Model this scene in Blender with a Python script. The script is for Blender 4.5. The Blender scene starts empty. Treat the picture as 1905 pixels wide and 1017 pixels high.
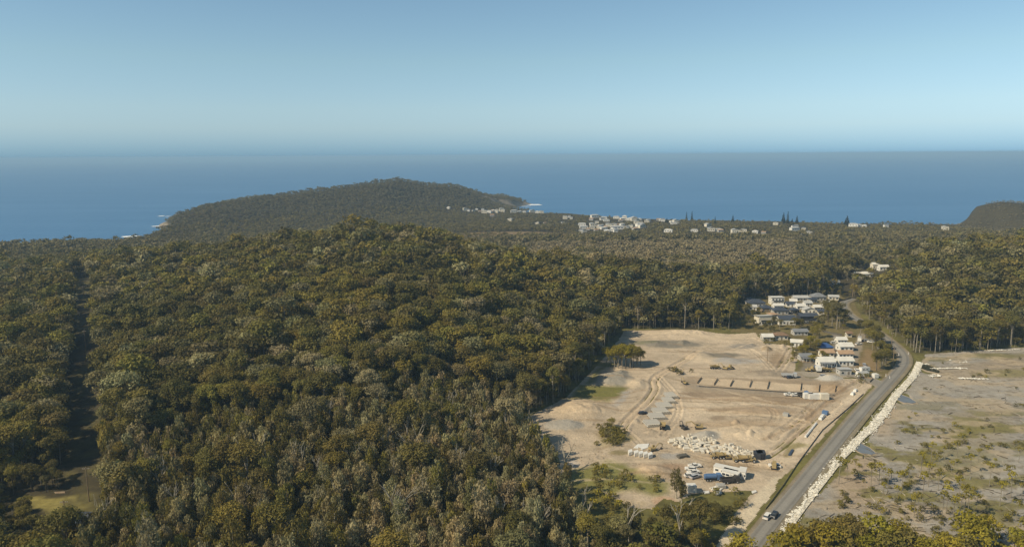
import bpy, math, random
import numpy as np
from mathutils import Matrix, Vector
random.seed(7); RNG = np.random.default_rng(7)
R = math.radians
sc = bpy.context.scene
col = sc.collection
# ------------------------------------------------------------------ camera
F = 1360.0; CX, CY = 952.5, 508.5; HC = 125.0
PITCH, ROLL = R(9.21), R(-0.39)
cam = bpy.data.cameras.new('camera'); cam_o = bpy.data.objects.new('camera', cam); col.objects.link(cam_o)
cam.sensor_width = 36.0; cam.lens = 36.0 * F / 1905.0
cam.clip_start = 1.0; cam.clip_end = 60000.0
CM = (Matrix.Rotation(math.pi / 2 - PITCH, 3, 'X') @ Matrix.Rotation(ROLL, 3, 'Z'))
cam_o.matrix_world = Matrix.Translation((0, 0, HC)) @ CM.to_4x4()
sc.camera = cam_o
# ------------------------------------------------------------------ sky, sun, exposure
SUN_DIR = Vector((-0.82, -0.38, 0.78)).normalized()       # towards the sun
SUN_EL = math.asin(SUN_DIR.z); SUN_AZ = math.atan2(SUN_DIR.x, SUN_DIR.y)
w = bpy.data.worlds.new('World'); sc.world = w; w.use_nodes = True
nt = w.node_tree; bg = nt.nodes['Background']
sky = nt.nodes.new('ShaderNodeTexSky'); sky.sky_type = 'NISHITA'; sky.sun_disc = False
sky.sun_elevation = SUN_EL; sky.sun_rotation = SUN_AZ
sky.altitude = 100; sky.air_density = 1.0; sky.dust_density = 0.4; sky.ozone_density = 1.6
# the Nishita horizon is yellower than this hazy sea air: cool it a little low down
wtc = nt.nodes.new('ShaderNodeTexCoord'); wsep = nt.nodes.new('ShaderNodeSeparateXYZ'); nt.links.new(wtc.outputs['Generated'], wsep.inputs[0])
wr = nt.nodes.new('ShaderNodeValToRGB'); RAMP = [(0.0, (.20, .385, .71)), (.012, (.255, .42, .70)), (.035, (.37, .475, .64)), (.06, (.43, .51, .605)), (.12, (.485, .55, .55)), (.30, (.50, .57, .54)), (.8, (.36, .38, .32))]
for k, (p_, c_) in enumerate(RAMP):
    e = wr.color_ramp.elements[k] if k < 2 else wr.color_ramp.elements.new(p_)
    e.position = p_; e.color = (*c_, 1)
nt.links.new(wsep.outputs['Z'], wr.inputs[0])
wm = nt.nodes.new('ShaderNodeVectorMath'); wm.operation = 'MULTIPLY'; nt.links.new(sky.outputs[0], wm.inputs[0]); nt.links.new(wr.outputs[0], wm.inputs[1])
ws = nt.nodes.new('ShaderNodeVectorMath'); ws.operation = 'SCALE'; ws.inputs['Scale'].default_value = 2.0; nt.links.new(wm.outputs[0], ws.inputs[0]); nt.links.new(ws.outputs[0], bg.inputs[0]); bg.inputs[1].default_value = 0.10
sl = bpy.data.lights.new('sun', 'SUN'); sl.energy = 4.8; sl.angle = R(0.5); sl.color = (1.0, 0.87, 0.65)
so = bpy.data.objects.new('sun', sl); col.objects.link(so)
so.rotation_euler = SUN_DIR.to_track_quat('Z', 'Y').to_euler(); so.location = (0, 0, 400)
sc.view_settings.view_transform = 'Standard'; sc.view_settings.look = 'None'
sc.view_settings.exposure = 0.0; sc.view_settings.gamma = 1.0; sc.view_settings.use_curve_mapping = False
sc.cycles.max_bounces = 4; sc.cycles.diffuse_bounces = 2; sc.cycles.glossy_bounces = 2
sc.cycles.transparent_max_bounces = 4; sc.cycles.volume_bounces = 0
sc.cycles.use_denoising = True
# ------------------------------------------------------------------ projection helpers (numpy)
M3 = np.array(CM)
def ray(px, py):
    d = np.stack([(np.asarray(px, float) - CX) / F, (CY - np.asarray(py, float)) / F, -np.ones_like(np.asarray(px, float))], -1)
    return d @ M3.T
def P(px, py, z=5.0):
    d = ray(px, py); t = (z - HC) / d[..., 2]
    return d[..., 0] * t, d[..., 1] * t
def proj(x, y, z):
    v = np.stack(np.broadcast_arrays(x, y, np.asarray(z, float) - HC), -1) @ M3
    return CX + F * v[..., 0] / (-v[..., 2]), CY - F * v[..., 1] / (-v[..., 2])
def sstep(a, b, x):
    t = np.clip((x - a) / (b - a), 0, 1); return t * t * (3 - 2 * t)
def _h(ix, iy, s):
    n = (ix * 374761393 + iy * 668265263 + s * 974711) & 0x7fffffff
    n = ((n ^ (n >> 13)) * 1274126177) & 0x7fffffff
    return ((n ^ (n >> 16)) & 0xffff) / 65535.0
def vnoise(x, y, s=0):
    x = np.asarray(x, float); y = np.asarray(y, float)
    ix = np.floor(x).astype(np.int64); iy = np.floor(y).astype(np.int64)
    fx = x - ix; fy = y - iy; fx = fx * fx * (3 - 2 * fx); fy = fy * fy * (3 - 2 * fy)
    return (_h(ix, iy, s) * (1 - fx) + _h(ix + 1, iy, s) * fx) * (1 - fy) + (_h(ix, iy + 1, s) * (1 - fx) + _h(ix + 1, iy + 1, s) * fx) * fy
def fbm(x, y, s=0, o=4):
    a = 0; k = 0.5
    for i in range(o):
        a = a + k * vnoise(x * 2 ** i, y * 2 ** i, s + i * 17); k *= 0.5
    return a / (1 - 0.5 ** o)
def sdist(x, y, poly):
    """signed distance to a closed polygon, negative inside"""
    x = np.asarray(x, float); y = np.asarray(y, float)
    p = np.asarray(poly, float); d = np.full(x.shape, 1e18); ins = np.zeros(x.shape, bool)
    for i in range(len(p)):
        x0, y0 = p[i]; x1, y1 = p[(i + 1) % len(p)]
        ex, ey = x1 - x0, y1 - y0; l2 = ex * ex + ey * ey + 1e-9
        t = np.clip(((x - x0) * ex + (y - y0) * ey) / l2, 0, 1)
        d = np.minimum(d, (x - x0 - t * ex) ** 2 + (y - y0 - t * ey) ** 2)
        c = ((y0 > y) != (y1 > y)) & (x < (x1 - x0) * (y - y0) / (y1 - y0 + 1e-12) + x0)
        ins ^= c
    d = np.sqrt(d); return np.where(ins, -d, d)
def ldist(x, y, line):
    p = np.asarray(line, float); d = np.full(np.shape(x), 1e18)
    for i in range(len(p) - 1):
        x0, y0 = p[i]; x1, y1 = p[i + 1]
        ex, ey = x1 - x0, y1 - y0; l2 = ex * ex + ey * ey + 1e-9
        t = np.clip(((x - x0) * ex + (y - y0) * ey) / l2, 0, 1)
        d = np.minimum(d, (x - x0 - t * ex) ** 2 + (y - y0 - t * ey) ** 2)
    return np.sqrt(d)
def W(pts, z=5.0):
    a = np.array(pts, float); x, y = P(a[:, 0], a[:, 1], z); return np.stack([x, y], -1)
def smooth_line(p, n=8):
    p = np.asarray(p, float); out = []
    q = np.vstack([2 * p[0] - p[1], p, 2 * p[-1] - p[-2]])
    for i in range(1, len(q) - 2):
        for k in range(n):
            t = k / n; a, b, c, d = q[i - 1], q[i], q[i + 1], q[i + 2]
            out.append(0.5 * ((2 * b) + (c - a) * t + (2 * a - 5 * b + 4 * c - d) * t * t + (3 * b - a - 3 * c + d) * t ** 3))
    out.append(p[-1]); return np.array(out)
# ------------------------------------------------------------------ outlines of the place (source pixels put down on the ground plane)
CLEAR = W([(1160, 614), (1260, 612), (1360, 615), (1372, 600), (1366, 575), (1385, 557), (1440, 553), (1560, 551), (1592, 563), (1605, 592), (1660, 628), (1700, 657), (1780, 657),
           (1905, 645), (2250, 640), (2250, 1012), (1905, 1008), (1690, 1012), (1560, 1002), (1480, 1012), (1440, 1045), (1330, 1040), (1345, 1000), (1300, 1005), (1262, 1002), (1230, 1000), (1195, 990), (1165, 985), (1120, 985), (1085, 1000), (1064, 960),
           (1056, 915), (1036, 880), (1000, 850), (968, 812), (975, 780), (1045, 745), (1095, 695), (1128, 657), (1148, 632)])
SITE = W([(1160, 614), (1250, 613), (1340, 622), (1405, 619), (1424, 638), (1470, 642), (1487, 660), (1480, 690), (1500, 702), (1600, 704), (1632, 703), (1620, 722), (1590, 752), (1545, 800), (1500, 850), (1470, 878),
          (1450, 892), (1446, 908), (1414, 950), (1390, 985), (1345, 1050), (1305, 1050), (1342, 990), (1378, 940), (1398, 914), (1330, 915), (1285, 920), (1262, 935), (1235, 930), (1215, 948), (1170, 945), (1140, 925), (1085, 900),
          (1050, 905), (1036, 880), (1002, 850), (968, 812), (975, 778), (1050, 740), (1100, 690), (1132, 655), (1150, 632)])
VILLAGE = W([(1405, 619), (1355, 618), (1370, 600), (1362, 575), (1380, 555), (1440, 551), (1560, 549), (1592, 562), (1605, 592), (1655, 628), (1690, 660), (1690, 690), (1640, 704), (1500, 702), (1478, 690), (1487, 660), (1470, 642), (1424, 638)])
FIELD = W([(1712, 676), (1720, 658), (1905, 645), (2250, 640), (2250, 1030), (1905, 1030), (1520, 1030), (1470, 990), (1500, 940), (1570, 870), (1640, 780), (1700, 705)])
ROAD_PX = [(1390, 1030), (1440, 965), (1500, 893), (1560, 818), (1610, 758), (1650, 715), (1674, 688), (1682, 672), (1676, 655), (1650, 632), (1612, 605), (1583, 588), (1571, 574), (1570, 564), (1585, 556)]
ROAD = smooth_line(W(ROAD_PX), 8)
DRAIN_PX = [(1711, 674), (1700, 698), (1684, 717), (1663, 740), (1653, 758), (1638, 777), (1620, 797), (1599, 816), (1579, 836), (1559, 856), (1531, 891), (1506, 923), (1482, 954), (1455, 992)]
DRAIN = smooth_line(W(DRAIN_PX), 6)
EASE = np.array([P(150, 950, 9), P(153, 870, 9), P(155, 700, 14), P(157, 600, 17), P(158, 555, 20), P(150, 520, 18)])
LAWN = W([(105, 908), (170, 903), (178, 950), (160, 985), (100, 985), (95, 940), (30, 912), (35, 905)], 9.0)
# coast, on the sea plane
COAST = W([(-900, 490), (-300, 472), (0, 462), (120, 456), (200, 455), (245, 450), (283, 441), (318, 430), (290, 420), (345, 398), (400, 379), (560, 360), (740, 349), (850, 352), (960, 371), (990, 380), (960, 386), (915, 389), (960, 394), (1030, 399), (1100, 404),
           (1200, 409), (1300, 412), (1400, 415), (1500, 417), (1600, 419), (1700, 420), (1790, 419), (1800, 411), (1830, 396), (1905, 380), (2100, 372), (2700, 372)], 0.0)
COAST = np.vstack([COAST, [[3500, -200], [-3500, -200]]])
# ------------------------------------------------------------------ terrain
_RX = np.array([-700, -500, -420, -376, -310, -243, -190, -140, -85, -36, 21, 70, 110, 150, 185, 240, 270, 295, 350, 420, 520, 700])
_RZ = np.array([10, 12, 12, 15, 23, 29, 36, 43, 41, 31, 21, 16, 12, 5, 0, 0, 3, 9, 17, 27, 36, 38])
# headland skyline: (px, py, metres from the camera)
_HL = [(286, 421, 1395), (304, 410, 1405), (340, 393, 1430), (400, 377, 1470), (480, 364, 1520), (560, 354, 1570), (640, 344, 1620), (690, 337, 1650), (740, 330, 1680), (790, 339, 1710), (850, 343, 1740), (900, 360, 1760), (930, 366, 1770), (955, 367, 1775), (975, 376, 1780), (1000, 386, 1785)]
_hd = ray([a[0] for a in _HL], [a[1] for a in _HL]); _hs = np.array([a[2] for a in _HL]) / np.hypot(_hd[:, 0], _hd[:, 1])
HX = _hd[:, 0] * _hs; HY = _hd[:, 1] * _hs; HZ = HC + _hd[:, 2] * _hs - 6.0
_H2 = [(1760, 424, 1400), (1800, 412, 1430), (1830, 388, 1450), (1850, 377, 1460), (1872, 371, 1470), (1905, 374, 1480), (2000, 366, 1500), (2200, 360, 1540)]
_hd2 = ray([a[0] for a in _H2], [a[1] for a in _H2]); _hs2 = np.array([a[2] for a in _H2]) / np.hypot(_hd2[:, 0], _hd2[:, 1])
H2X = _hd2[:, 0] * _hs2; H2Y = _hd2[:, 1] * _hs2; H2Z = HC + _hd2[:, 2] * _hs2 - 4.0
def T(x, y):
    x = np.asarray(x, float); y = np.asarray(y, float)
    z = 5.0 + 5.0 * (fbm(x / 160, y / 160, 3) - 0.5) + sstep(700, 1000, y) * 7 * (fbm(x / 230 + 9, y / 150, 8, 2) - 0.4)
    ridge = np.interp(x * 600 / np.maximum(y, 250), _RX, _RZ)
    yr = y + 40 * (fbm(x / 200, y / 200, 5, 2) - 0.5)
    prof = np.where(yr < 610, np.clip((yr - 190) / 420, 0, 1) ** 1.15, 1 - sstep(610, 860, yr))
    knob = 6 * (fbm(x / 90, y / 90, 12, 3) - 0.5) * sstep(250, 400, y) * (1 - sstep(700, 900, y))
    z = z + ridge * prof + knob * np.clip(ridge / 15, 0, 1)
    dc = sdist(x, y, CLEAR); k = sstep(0, 90, dc)
    z = 5.0 + (z - 5.0) * k
    hz = np.interp(x, HX, HZ); hy = np.interp(x, HX, HY)
    wd = np.where(y < hy, 210.0, 120.0)
    prof = np.exp(-((y - hy) / wd) ** 2)
    edge = sstep(HX[0] - 40, HX[1], x) * (1 - sstep(HX[-2], HX[-1] + 15, x))
    z = np.maximum(z, 3 + (hz - 3 + 14 * (fbm(x / 70, y / 70, 21, 3) - 0.5) * sstep(0, 120, np.abs(y - hy))) * prof * edge)
    hz = np.interp(x, H2X, H2Z); hy = np.interp(x, H2X, H2Y)
    z = np.maximum(z, 3 + (hz - 3) * np.exp(-((y - hy) / 110) ** 2) * sstep(H2X[0], H2X[2], x))
    coast = sdist(x, y, COAST) + 14 * (fbm(x / 45, y / 45, 31, 3) - 0.5)
    return z * sstep(4, -22, coast) - 4.0 * sstep(-6, 14, coast)
def TG(px, py, z0=5.0):
    """pixel to the terrain's surface"""
    z = np.full(np.shape(px), z0, float)
    for _ in range(12):
        x, y = P(px, py, z); z = 0.5 * z + 0.5 * T(x, y)
    return x, y, z
# ------------------------------------------------------------------ materials
def mat(name, c, rough=0.85, var=0.25, scale=1.0, spec=0.3, metal=0.0):
    m = bpy.data.materials.new(name); m.use_nodes = True; n = m.node_tree; b = n.nodes['Principled BSDF']
    b.inputs['Roughness'].default_value = rough; b.inputs['Specular IOR Level'].default_value = spec; b.inputs['Metallic'].default_value = metal
    tc = n.nodes.new('ShaderNodeTexCoord'); no = n.nodes.new('ShaderNodeTexNoise'); no.inputs['Scale'].default_value = scale; no.inputs['Detail'].default_value = 5
    n.links.new(tc.outputs['Object'], no.inputs['Vector'])
    mp = n.nodes.new('ShaderNodeMapRange'); mp.inputs['From Min'].default_value = 0.3; mp.inputs['From Max'].default_value = 0.7
    mp.inputs['To Min'].default_value = 1 - var; mp.inputs['To Max'].default_value = 1 + var
    n.links.new(no.outputs['Fac'], mp.inputs['Value'])
    mx = n.nodes.new('ShaderNodeVectorMath'); mx.operation = 'SCALE'; mx.inputs[0].default_value = c[:3]
    n.links.new(mp.outputs[0], mx.inputs['Scale']); n.links.new(mx.outputs[0], b.inputs['Base Color'])
    return m
def mat_src(name, src, rough=0.9, scale=(0.05, 0.6), var=(0.3, 0.2), bump=0.0, spec=0.2, leaf=0.0):
    """base colour from a colour attribute ('tint') or the object's own colour, broken up by two noises in world space"""
    m = bpy.data.materials.new(name); m.use_nodes = True; n = m.node_tree; b = n.nodes['Principled BSDF']
    b.inputs['Roughness'].default_value = rough; b.inputs['Specular IOR Level'].default_value = spec
    if src == 'object':
        a = n.nodes.new('ShaderNodeObjectInfo'); c = a.outputs['Color']
    else:
        a = n.nodes.new('ShaderNodeAttribute'); a.attribute_name = src; c = a.outputs['Color']
    g = n.nodes.new('ShaderNodeNewGeometry')
    for s, v in zip(scale, var):
        no = n.nodes.new('ShaderNodeTexNoise'); no.inputs['Scale'].default_value = s; no.inputs['Detail'].default_value = 6; no.inputs['Roughness'].default_value = 0.65
        n.links.new(g.outputs['Position'], no.inputs['Vector'])
        mp = n.nodes.new('ShaderNodeMapRange'); mp.inputs['From Min'].default_value = 0.3; mp.inputs['From Max'].default_value = 0.7
        mp.inputs['To Min'].default_value = 1 - v; mp.inputs['To Max'].default_value = 1 + v
        n.links.new(no.outputs['Fac'], mp.inputs['Value'])
        mx = n.nodes.new('ShaderNodeVectorMath'); mx.operation = 'SCALE'
        n.links.new(c, mx.inputs[0]); n.links.new(mp.outputs[0], mx.inputs['Scale']); c = mx.outputs[0]
    if bump:
        bp = n.nodes.new('ShaderNodeBump'); bp.inputs['Strength'].default_value = bump; bp.inputs['Distance'].default_value = 1.0
        n.links.new(no.outputs['Fac'], bp.inputs['Height']); n.links.new(bp.outputs[0], b.inputs['Normal'])
    n.links.new(c, b.inputs['Base Color'])
    if leaf:
        tr = n.nodes.new('ShaderNodeBsdfTranslucent'); n.links.new(c, tr.inputs['Color']); mxs = n.nodes.new('ShaderNodeMixShader'); mxs.inputs[0].default_value = leaf
        n.links.new(b.outputs[0], mxs.inputs[1]); n.links.new(tr.outputs[0], mxs.inputs[2]); n.links.new(mxs.outputs[0], n.nodes['Material Output'].inputs['Surface'])
    return m
# ------------------------------------------------------------------ mesh helpers
def mesh_np(name, V, loops, totals, mats, midx=None, tint=None, dom='FACE', smooth=False):
    me = bpy.data.meshes.new(name)
    V = np.ascontiguousarray(V, np.float32); loops = np.ascontiguousarray(loops, np.int32).ravel(); totals = np.ascontiguousarray(totals, np.int32)
    me.vertices.add(len(V)); me.vertices.foreach_set('co', V.ravel())
    me.loops.add(len(loops)); me.loops.foreach_set('vertex_index', loops)
    st = np.concatenate([[0], np.cumsum(totals)[:-1]]).astype(np.int32)
    me.polygons.add(len(totals)); me.polygons.foreach_set('loop_start', st); me.polygons.foreach_set('loop_total', totals)
    for m in mats: me.materials.append(m)
    if midx is not None: me.polygons.foreach_set('material_index', np.ascontiguousarray(midx, np.int32))
    if tint is not None:
        t = np.ones((len(tint), 4), np.float32); t[:, :3] = tint
        me.attributes.new('tint', 'FLOAT_COLOR', dom).data.foreach_set('color', t.ravel())
    me.polygons.foreach_set('use_smooth', np.full(len(totals), smooth))
    me.update(calc_edges=True); me.validate()
    return me
class MB:
    """gathers boxes, tubes and loose faces for ONE mesh"""
    def __init__(s): s.v = []; s.l = []; s.t = []; s.m = []; s.n = 0
    def add(s, V, faces, mi=0):
        for f in faces: s.l += [i + s.n for i in f]; s.t.append(len(f)); s.m.append(mi)
        s.v += [tuple(p) for p in V]; s.n += len(V); return s
    def box(s, c, size, mi=0, rz=0.0, taper=(1, 1), shift=(0, 0), ry=0.0):
        """box on its centre c; taper and shift act on the top face"""
        x, y, z = size[0] / 2, size[1] / 2, size[2] / 2; V = []
        for k in (-1, 1):
            tx, ty = (taper if k > 0 else (1, 1)); sx, sy = (shift if k > 0 else (0, 0))
            for a, b in ((-1, -1), (1, -1), (1, 1), (-1, 1)): V.append([a * x * tx + sx, b * y * ty + sy, k * z])
        V = np.array(V)
        if ry:
            cc, ss = math.cos(ry), math.sin(ry); V = V @ np.array([[cc, 0, -ss], [0, 1, 0], [ss, 0, cc]])
        if rz:
            cc, ss = math.cos(rz), math.sin(rz); V = V @ np.array([[cc, ss, 0], [-ss, cc, 0], [0, 0, 1]])
        return s.add(V + np.array(c), [(3, 2, 1, 0), (4, 5, 6, 7), (0, 1, 5, 4), (1, 2, 6, 5), (2, 3, 7, 6), (3, 0, 4, 7)], mi)
    def tube(s, a, b, r0, r1=None, n=8, mi=0, hollow=0.0):
        r1 = r0 if r1 is None else r1; a = np.array(a, float); b = np.array(b, float); d = b - a; L = np.linalg.norm(d) + 1e-9; d /= L
        u = np.cross(d, [0, 0, 1] if abs(d[2]) < .9 else [1, 0, 0]); u /= np.linalg.norm(u); v = np.cross(d, u)
        an = [2 * math.pi * i / n for i in range(n)]
        ring = lambda c, r: [c + r * (math.cos(q) * u + math.sin(q) * v) for q in an]
        V = ring(a, r0) + ring(b, r1); Fs = [(i, (i + 1) % n, n + (i + 1) % n, n + i) for i in range(n)]
        if hollow:
            V += ring(a, r0 * hollow) + ring(b, r1 * hollow)
            Fs += [(2 * n + (i + 1) % n, 2 * n + i, 3 * n + i, 3 * n + (i + 1) % n) for i in range(n)]
            for o, p in ((0, 2 * n), (n, 3 * n)): Fs += [(o + i, o + (i + 1) % n, p + (i + 1) % n, p + i) for i in range(n)]
        else: Fs += [tuple(range(n))[::-1], tuple(range(n, 2 * n))]
        return s.add(V, Fs, mi)
    def mesh(s, name, mats, smooth=False):
        return mesh_np(name, np.array(s.v), s.l, s.t, mats if isinstance(mats, (list, tuple)) else [mats], s.m, smooth=smooth)
    def obj(s, name, mats, parent=None, smooth=False):
        o = bpy.data.objects.new(name, s.mesh(name, mats, smooth)); col.objects.link(o); o.parent = parent; return o
def tag(o, label=None, cat=None, group=None, kind=None):
    for k, v in (('label', label), ('category', cat), ('group', group), ('kind', kind)):
        if v: o[k] = v
    return o
def link(name, me, parent=None):
    o = bpy.data.objects.new(name, me); col.objects.link(o); o.parent = parent; return o
def empty(name, loc=(0, 0, 0), rz=0.0):
    o = bpy.data.objects.new(name, None); col.objects.link(o); o.location = loc; o.rotation_euler = (0, 0, rz); return o
def kids(o): return [c for c in KID.get(o.name, [])] or list(o.children)
KID = {}
def copy_tree(o, parent=None):
    c = o.copy(); col.objects.link(c); c.parent = parent
    for ch in o.children: copy_tree(ch, c)
    return c
# ================================================================== THE LARGE STRUCTURE
def grid_mesh(name, X, Y, Z, mats, tint=None, keep=None, smooth=True):
    """a mesh over a 2-D array of points; faces kept where keep (per cell) is true"""
    h, k = X.shape; idx = np.arange(h * k).reshape(h, k)
    q = np.stack([idx[:-1, :-1], idx[:-1, 1:], idx[1:, 1:], idx[1:, :-1]], -1).reshape(-1, 4)
    if keep is not None: q = q[keep.ravel()]
    V = np.stack([X, Y, Z], -1).reshape(-1, 3); t = None if tint is None else tint.reshape(-1, 3)
    used, inv = np.unique(q, return_inverse=True)
    return mesh_np(name, V[used], inv.reshape(-1, 4), np.full(len(q), 4), mats, None, None if t is None else t[used], 'POINT', smooth)
C = lambda *a: np.array(a, float)
FLOOR = C(.055, .045, .022); GRASS = C(.17, .152, .045); SAND = C(.62, .53, .38); ROCK = C(.27, .22, .16)
def blend(c, d, k): return c * (1 - k[..., None]) + d * k[..., None]
# ---- ground: one sheet from under the camera to past the coast
yy = np.concatenate([np.linspace(60, 200, 30), np.linspace(203, 640, 240), np.linspace(645, 2150, 230)])
uu = np.linspace(-1.15, 1.15, 420)
X = uu[None, :] * (yy[:, None] + 60); Y = np.repeat(yy[:, None], 420, 1); Z = T(X, Y)
dS = np.minimum(np.minimum(sdist(X, Y, SITE), sdist(X, Y, FIELD)), sdist(X, Y, VILLAGE))
tint = np.broadcast_to(FLOOR, X.shape + (3,)).copy()
dl = sdist(X, Y, LAWN); tint = blend(tint, C(.24, .2, .06), sstep(1.5, -1.5, dl + 4 * (fbm(X / 5, Y / 5, 4) - .5)))
de = ldist(X, Y, EASE); tint = blend(tint, C(.10, .085, .03), sstep(9, 3, de) * sstep(.35, .6, fbm(X / 9, Y / 9, 6)))
tint = blend(tint, GRASS * .9, np.maximum(sstep(14, 2, sdist(X, Y, CLEAR)) * sstep(.2, .6, fbm(X / 12, Y / 12, 7)), .85 * sstep(2, -2, sdist(X, Y, CLEAR))))
co = sdist(X, Y, COAST)
hl = sstep(40, 90, Y * 0 + np.where((np.abs(X - np.interp(Y, HY, HX)) < 0), 0, 0))
onhead = (Y > np.interp(X, HX, HY) - 230) & (X > HX[0] - 60) & (X < HX[-1] + 40)
tint = blend(tint, np.where(onhead[..., None], ROCK, SAND), sstep(-24, -10, co + 10 * (fbm(X / 30, Y / 30, 9) - .5)) * sstep(9, 5, Z))
tipd = np.hypot(X - HX[-3], Y - HY[-3])
tint = blend(tint, ROCK, sstep(130, 60, tipd) * sstep(.45, .55, fbm(X / 22, Y / 22, 19)))
tint = blend(tint, C(.26, .18, .09), sstep(90, 50, np.hypot((X - 8) * .5, (Y - 1090) * 1.6)) * .8)
M_GROUND = mat_src('forest_floor_soil', 'tint', scale=(.02, .35), var=(.25, .3), bump=.25)
ground = link('ground', grid_mesh('ground', X, Y, Z - .35 * (dS < -3), [M_GROUND], tint)); tag(ground, kind='structure')
# ---- sea
M_SEA = bpy.data.materials.new('sea_water'); M_SEA.use_nodes = True
n = M_SEA.node_tree; b = n.nodes['Principled BSDF']
b.inputs['Roughness'].default_value = .38; b.inputs['IOR'].default_value = 1.33; b.inputs['Specular IOR Level'].default_value = .35
g = n.nodes.new('ShaderNodeNewGeometry'); mpg = n.nodes.new('ShaderNodeMapping'); mpg.inputs['Scale'].default_value = (.0012, .007, .01)
n.links.new(g.outputs['Position'], mpg.inputs['Vector'])
no = n.nodes.new('ShaderNodeTexNoise'); no.inputs['Scale'].default_value = 1; no.inputs['Detail'].default_value = 7; no.inputs['Roughness'].default_value = .6
n.links.new(mpg.outputs[0], no.inputs['Vector'])
cr = n.nodes.new('ShaderNodeValToRGB'); cr.color_ramp.elements[0].position = .3; cr.color_ramp.elements[1].position = .72
cr.color_ramp.elements[0].color = (.042, .142, .30, 1); cr.color_ramp.elements[1].color = (.080, .198, .37, 1)
n.links.new(no.outputs['Fac'], cr.inputs[0]); n.links.new(cr.outputs[0], b.inputs['Base Color'])
no2 = n.nodes.new('ShaderNodeTexNoise'); no2.inputs['Scale'].default_value = .06; no2.inputs['Detail'].default_value = 6
n.links.new(g.outputs['Position'], no2.inputs['Vector'])
bp = n.nodes.new('ShaderNodeBump'); bp.inputs['Strength'].default_value = .35; bp.inputs['Distance'].default_value = 4
n.links.new(no2.outputs['Fac'], bp.inputs['Height']); n.links.new(bp.outputs[0], b.inputs['Normal'])
sx = np.linspace(-31000, 31000, 39); sy = np.concatenate([np.linspace(-500, 4000, 12), np.linspace(5000, 36000, 16)])
SX, SY = np.meshgrid(sx, sy)
tag(link('sea', grid_mesh('sea', SX, SY, SX * 0, [M_SEA])), kind='structure')
# ---- surf along the rocks and the beach: low foam sheets on the water
M_FOAM = mat('sea_foam', (.8, .82, .82), var=.1)
def foam(px, py, L, wd, rz=0.0):
    x, y = P(px, py, 0); m = MB(); k = 14; V = []
    for i in range(k):
        a = 2 * math.pi * i / k; r = random.uniform(.6, 1.1); V.append((x + L / 2 * r * math.cos(a), y + wd / 2 * r * math.sin(a), .25))
    V += [(x, y, .6)]; m.add(V, [(i, (i + 1) % k, k) for i in range(k)])
    o = m.obj('surf_foam', M_FOAM); tag(o, kind='stuff')
for a in ((994, 381, 45, 60), (300, 402, 16, 22), (312, 402.5, 12, 16), (978, 384, 30, 14), (244, 440, 34, 26), (290, 421, 20, 20), (1190, 408.5, 70, 16), (1240, 410, 60, 14), (1120, 404.5, 50, 14), (1060, 401, 46, 12), (1320, 412.5, 50, 12), (1590, 418.5, 60, 14), (1480, 416, 60, 12), (1690, 419.5, 70, 12), (930, 387.5, 60, 10)): foam(*a)
# ---- earthworks: a fine sheet over the flat site, bare soil of several kinds with mounds, pads and wheel tracks
EARTH = C(.48, .385, .272)
def patch(name, poly, step, zones, bumps, base, matl, lift=.06, extra=None, tracks=()):
    x0, y0 = poly.min(0) - 2; x1, y1 = np.minimum(poly.max(0) + 2, [420, 620])
    x0 = max(x0, -300); y0 = max(y0, 150)
    gx = np.arange(x0, x1, step); gy = np.arange(y0, y1, step * 1.3); X, Y = np.meshgrid(gx, gy)
    rag = 2.2 * (fbm(X / 6, Y / 6, 41) - .5)
    d = sdist(X, Y, poly) + rag
    keep = (d[:-1, :-1] < 0) & (d[1:, 1:] < 0) & (d[1:, :-1] < 0) & (d[:-1, 1:] < 0)
    px, py = proj(X, Y, 5.0)
    nz = fbm(X / 9, Y / 9, 43) - .5; n2 = fbm(X / 2.3, Y / 2.3, 47) - .5
    t = np.broadcast_to(base, X.shape + (3,)).copy()
    t = t * (1 + .55 * (fbm(X / 30, Y / 14, 51) - .5) + .22 * n2)[..., None]
    t = t * (1 + .42 * (fbm((X + .5 * Y) / 3.2, (Y - .5 * X) / 24, 57) - .5) * sstep(.35, .6, fbm(X / 40, Y / 40, 59)) + .34 * (fbm(X / 26, Y / 2.6, 61) - .5))[..., None]
    Z = 5.0 + lift + .5 * (fbm(X / 14, Y / 14, 53) - .5) * sstep(0, -8, d) + .12 * n2
    for kind, geo, c, soft, amt in zones:
        if kind == 'e':
            cx, cy, rx, ry = geo; q = np.hypot((px - cx) / rx, (py - cy) / ry) + .55 * nz + .25 * n2; k = sstep(1 + soft, 1 - soft, q)
        elif kind == 'p':
            q = sdist(X, Y, W(geo)) + 3.5 * nz + 1.2 * n2; k = sstep(soft, -soft, q)
        else:
            pts, wd = geo; q = ldist(X, Y, smooth_line(W(pts), 6)) + 1.5 * nz + .6 * n2; k = sstep(wd / 2 + soft, wd / 2 - soft, q)
        t = blend(t, np.array(c), k * amt)
    for cx, cy, rx, ry, h, flat in bumps:
        q = np.hypot((px - cx) / rx, (py - cy) / ry) + .3 * nz
        Z = Z + h * np.clip((1.05 - q) / flat, 0, 1) * (1 + .5 * n2)
    for pts, wd, dep in tracks:                               # a pair of wheel ruts with a raised lip
        q = ldist(X, Y, smooth_line(W(pts), 6)) + .5 * n2
        Z = Z - dep * np.exp(-((q - wd * .32) / (wd * .13)) ** 2) + dep * .9 * np.exp(-((q - wd * .62) / (wd * .14)) ** 2)
    if extra is not None: Z, t = extra(X, Y, px, py, Z, t, nz, n2)
    return tag(link(name, grid_mesh(name, X, Y, Z, [matl], t, keep)), kind='structure')
GREY = (.25, .235, .205); PALE = (.57, .455, .315); DARK = (.27, .19, .11); GRN = (.175, .165, .04); BROWN = (.34, .235, .14)
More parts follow.
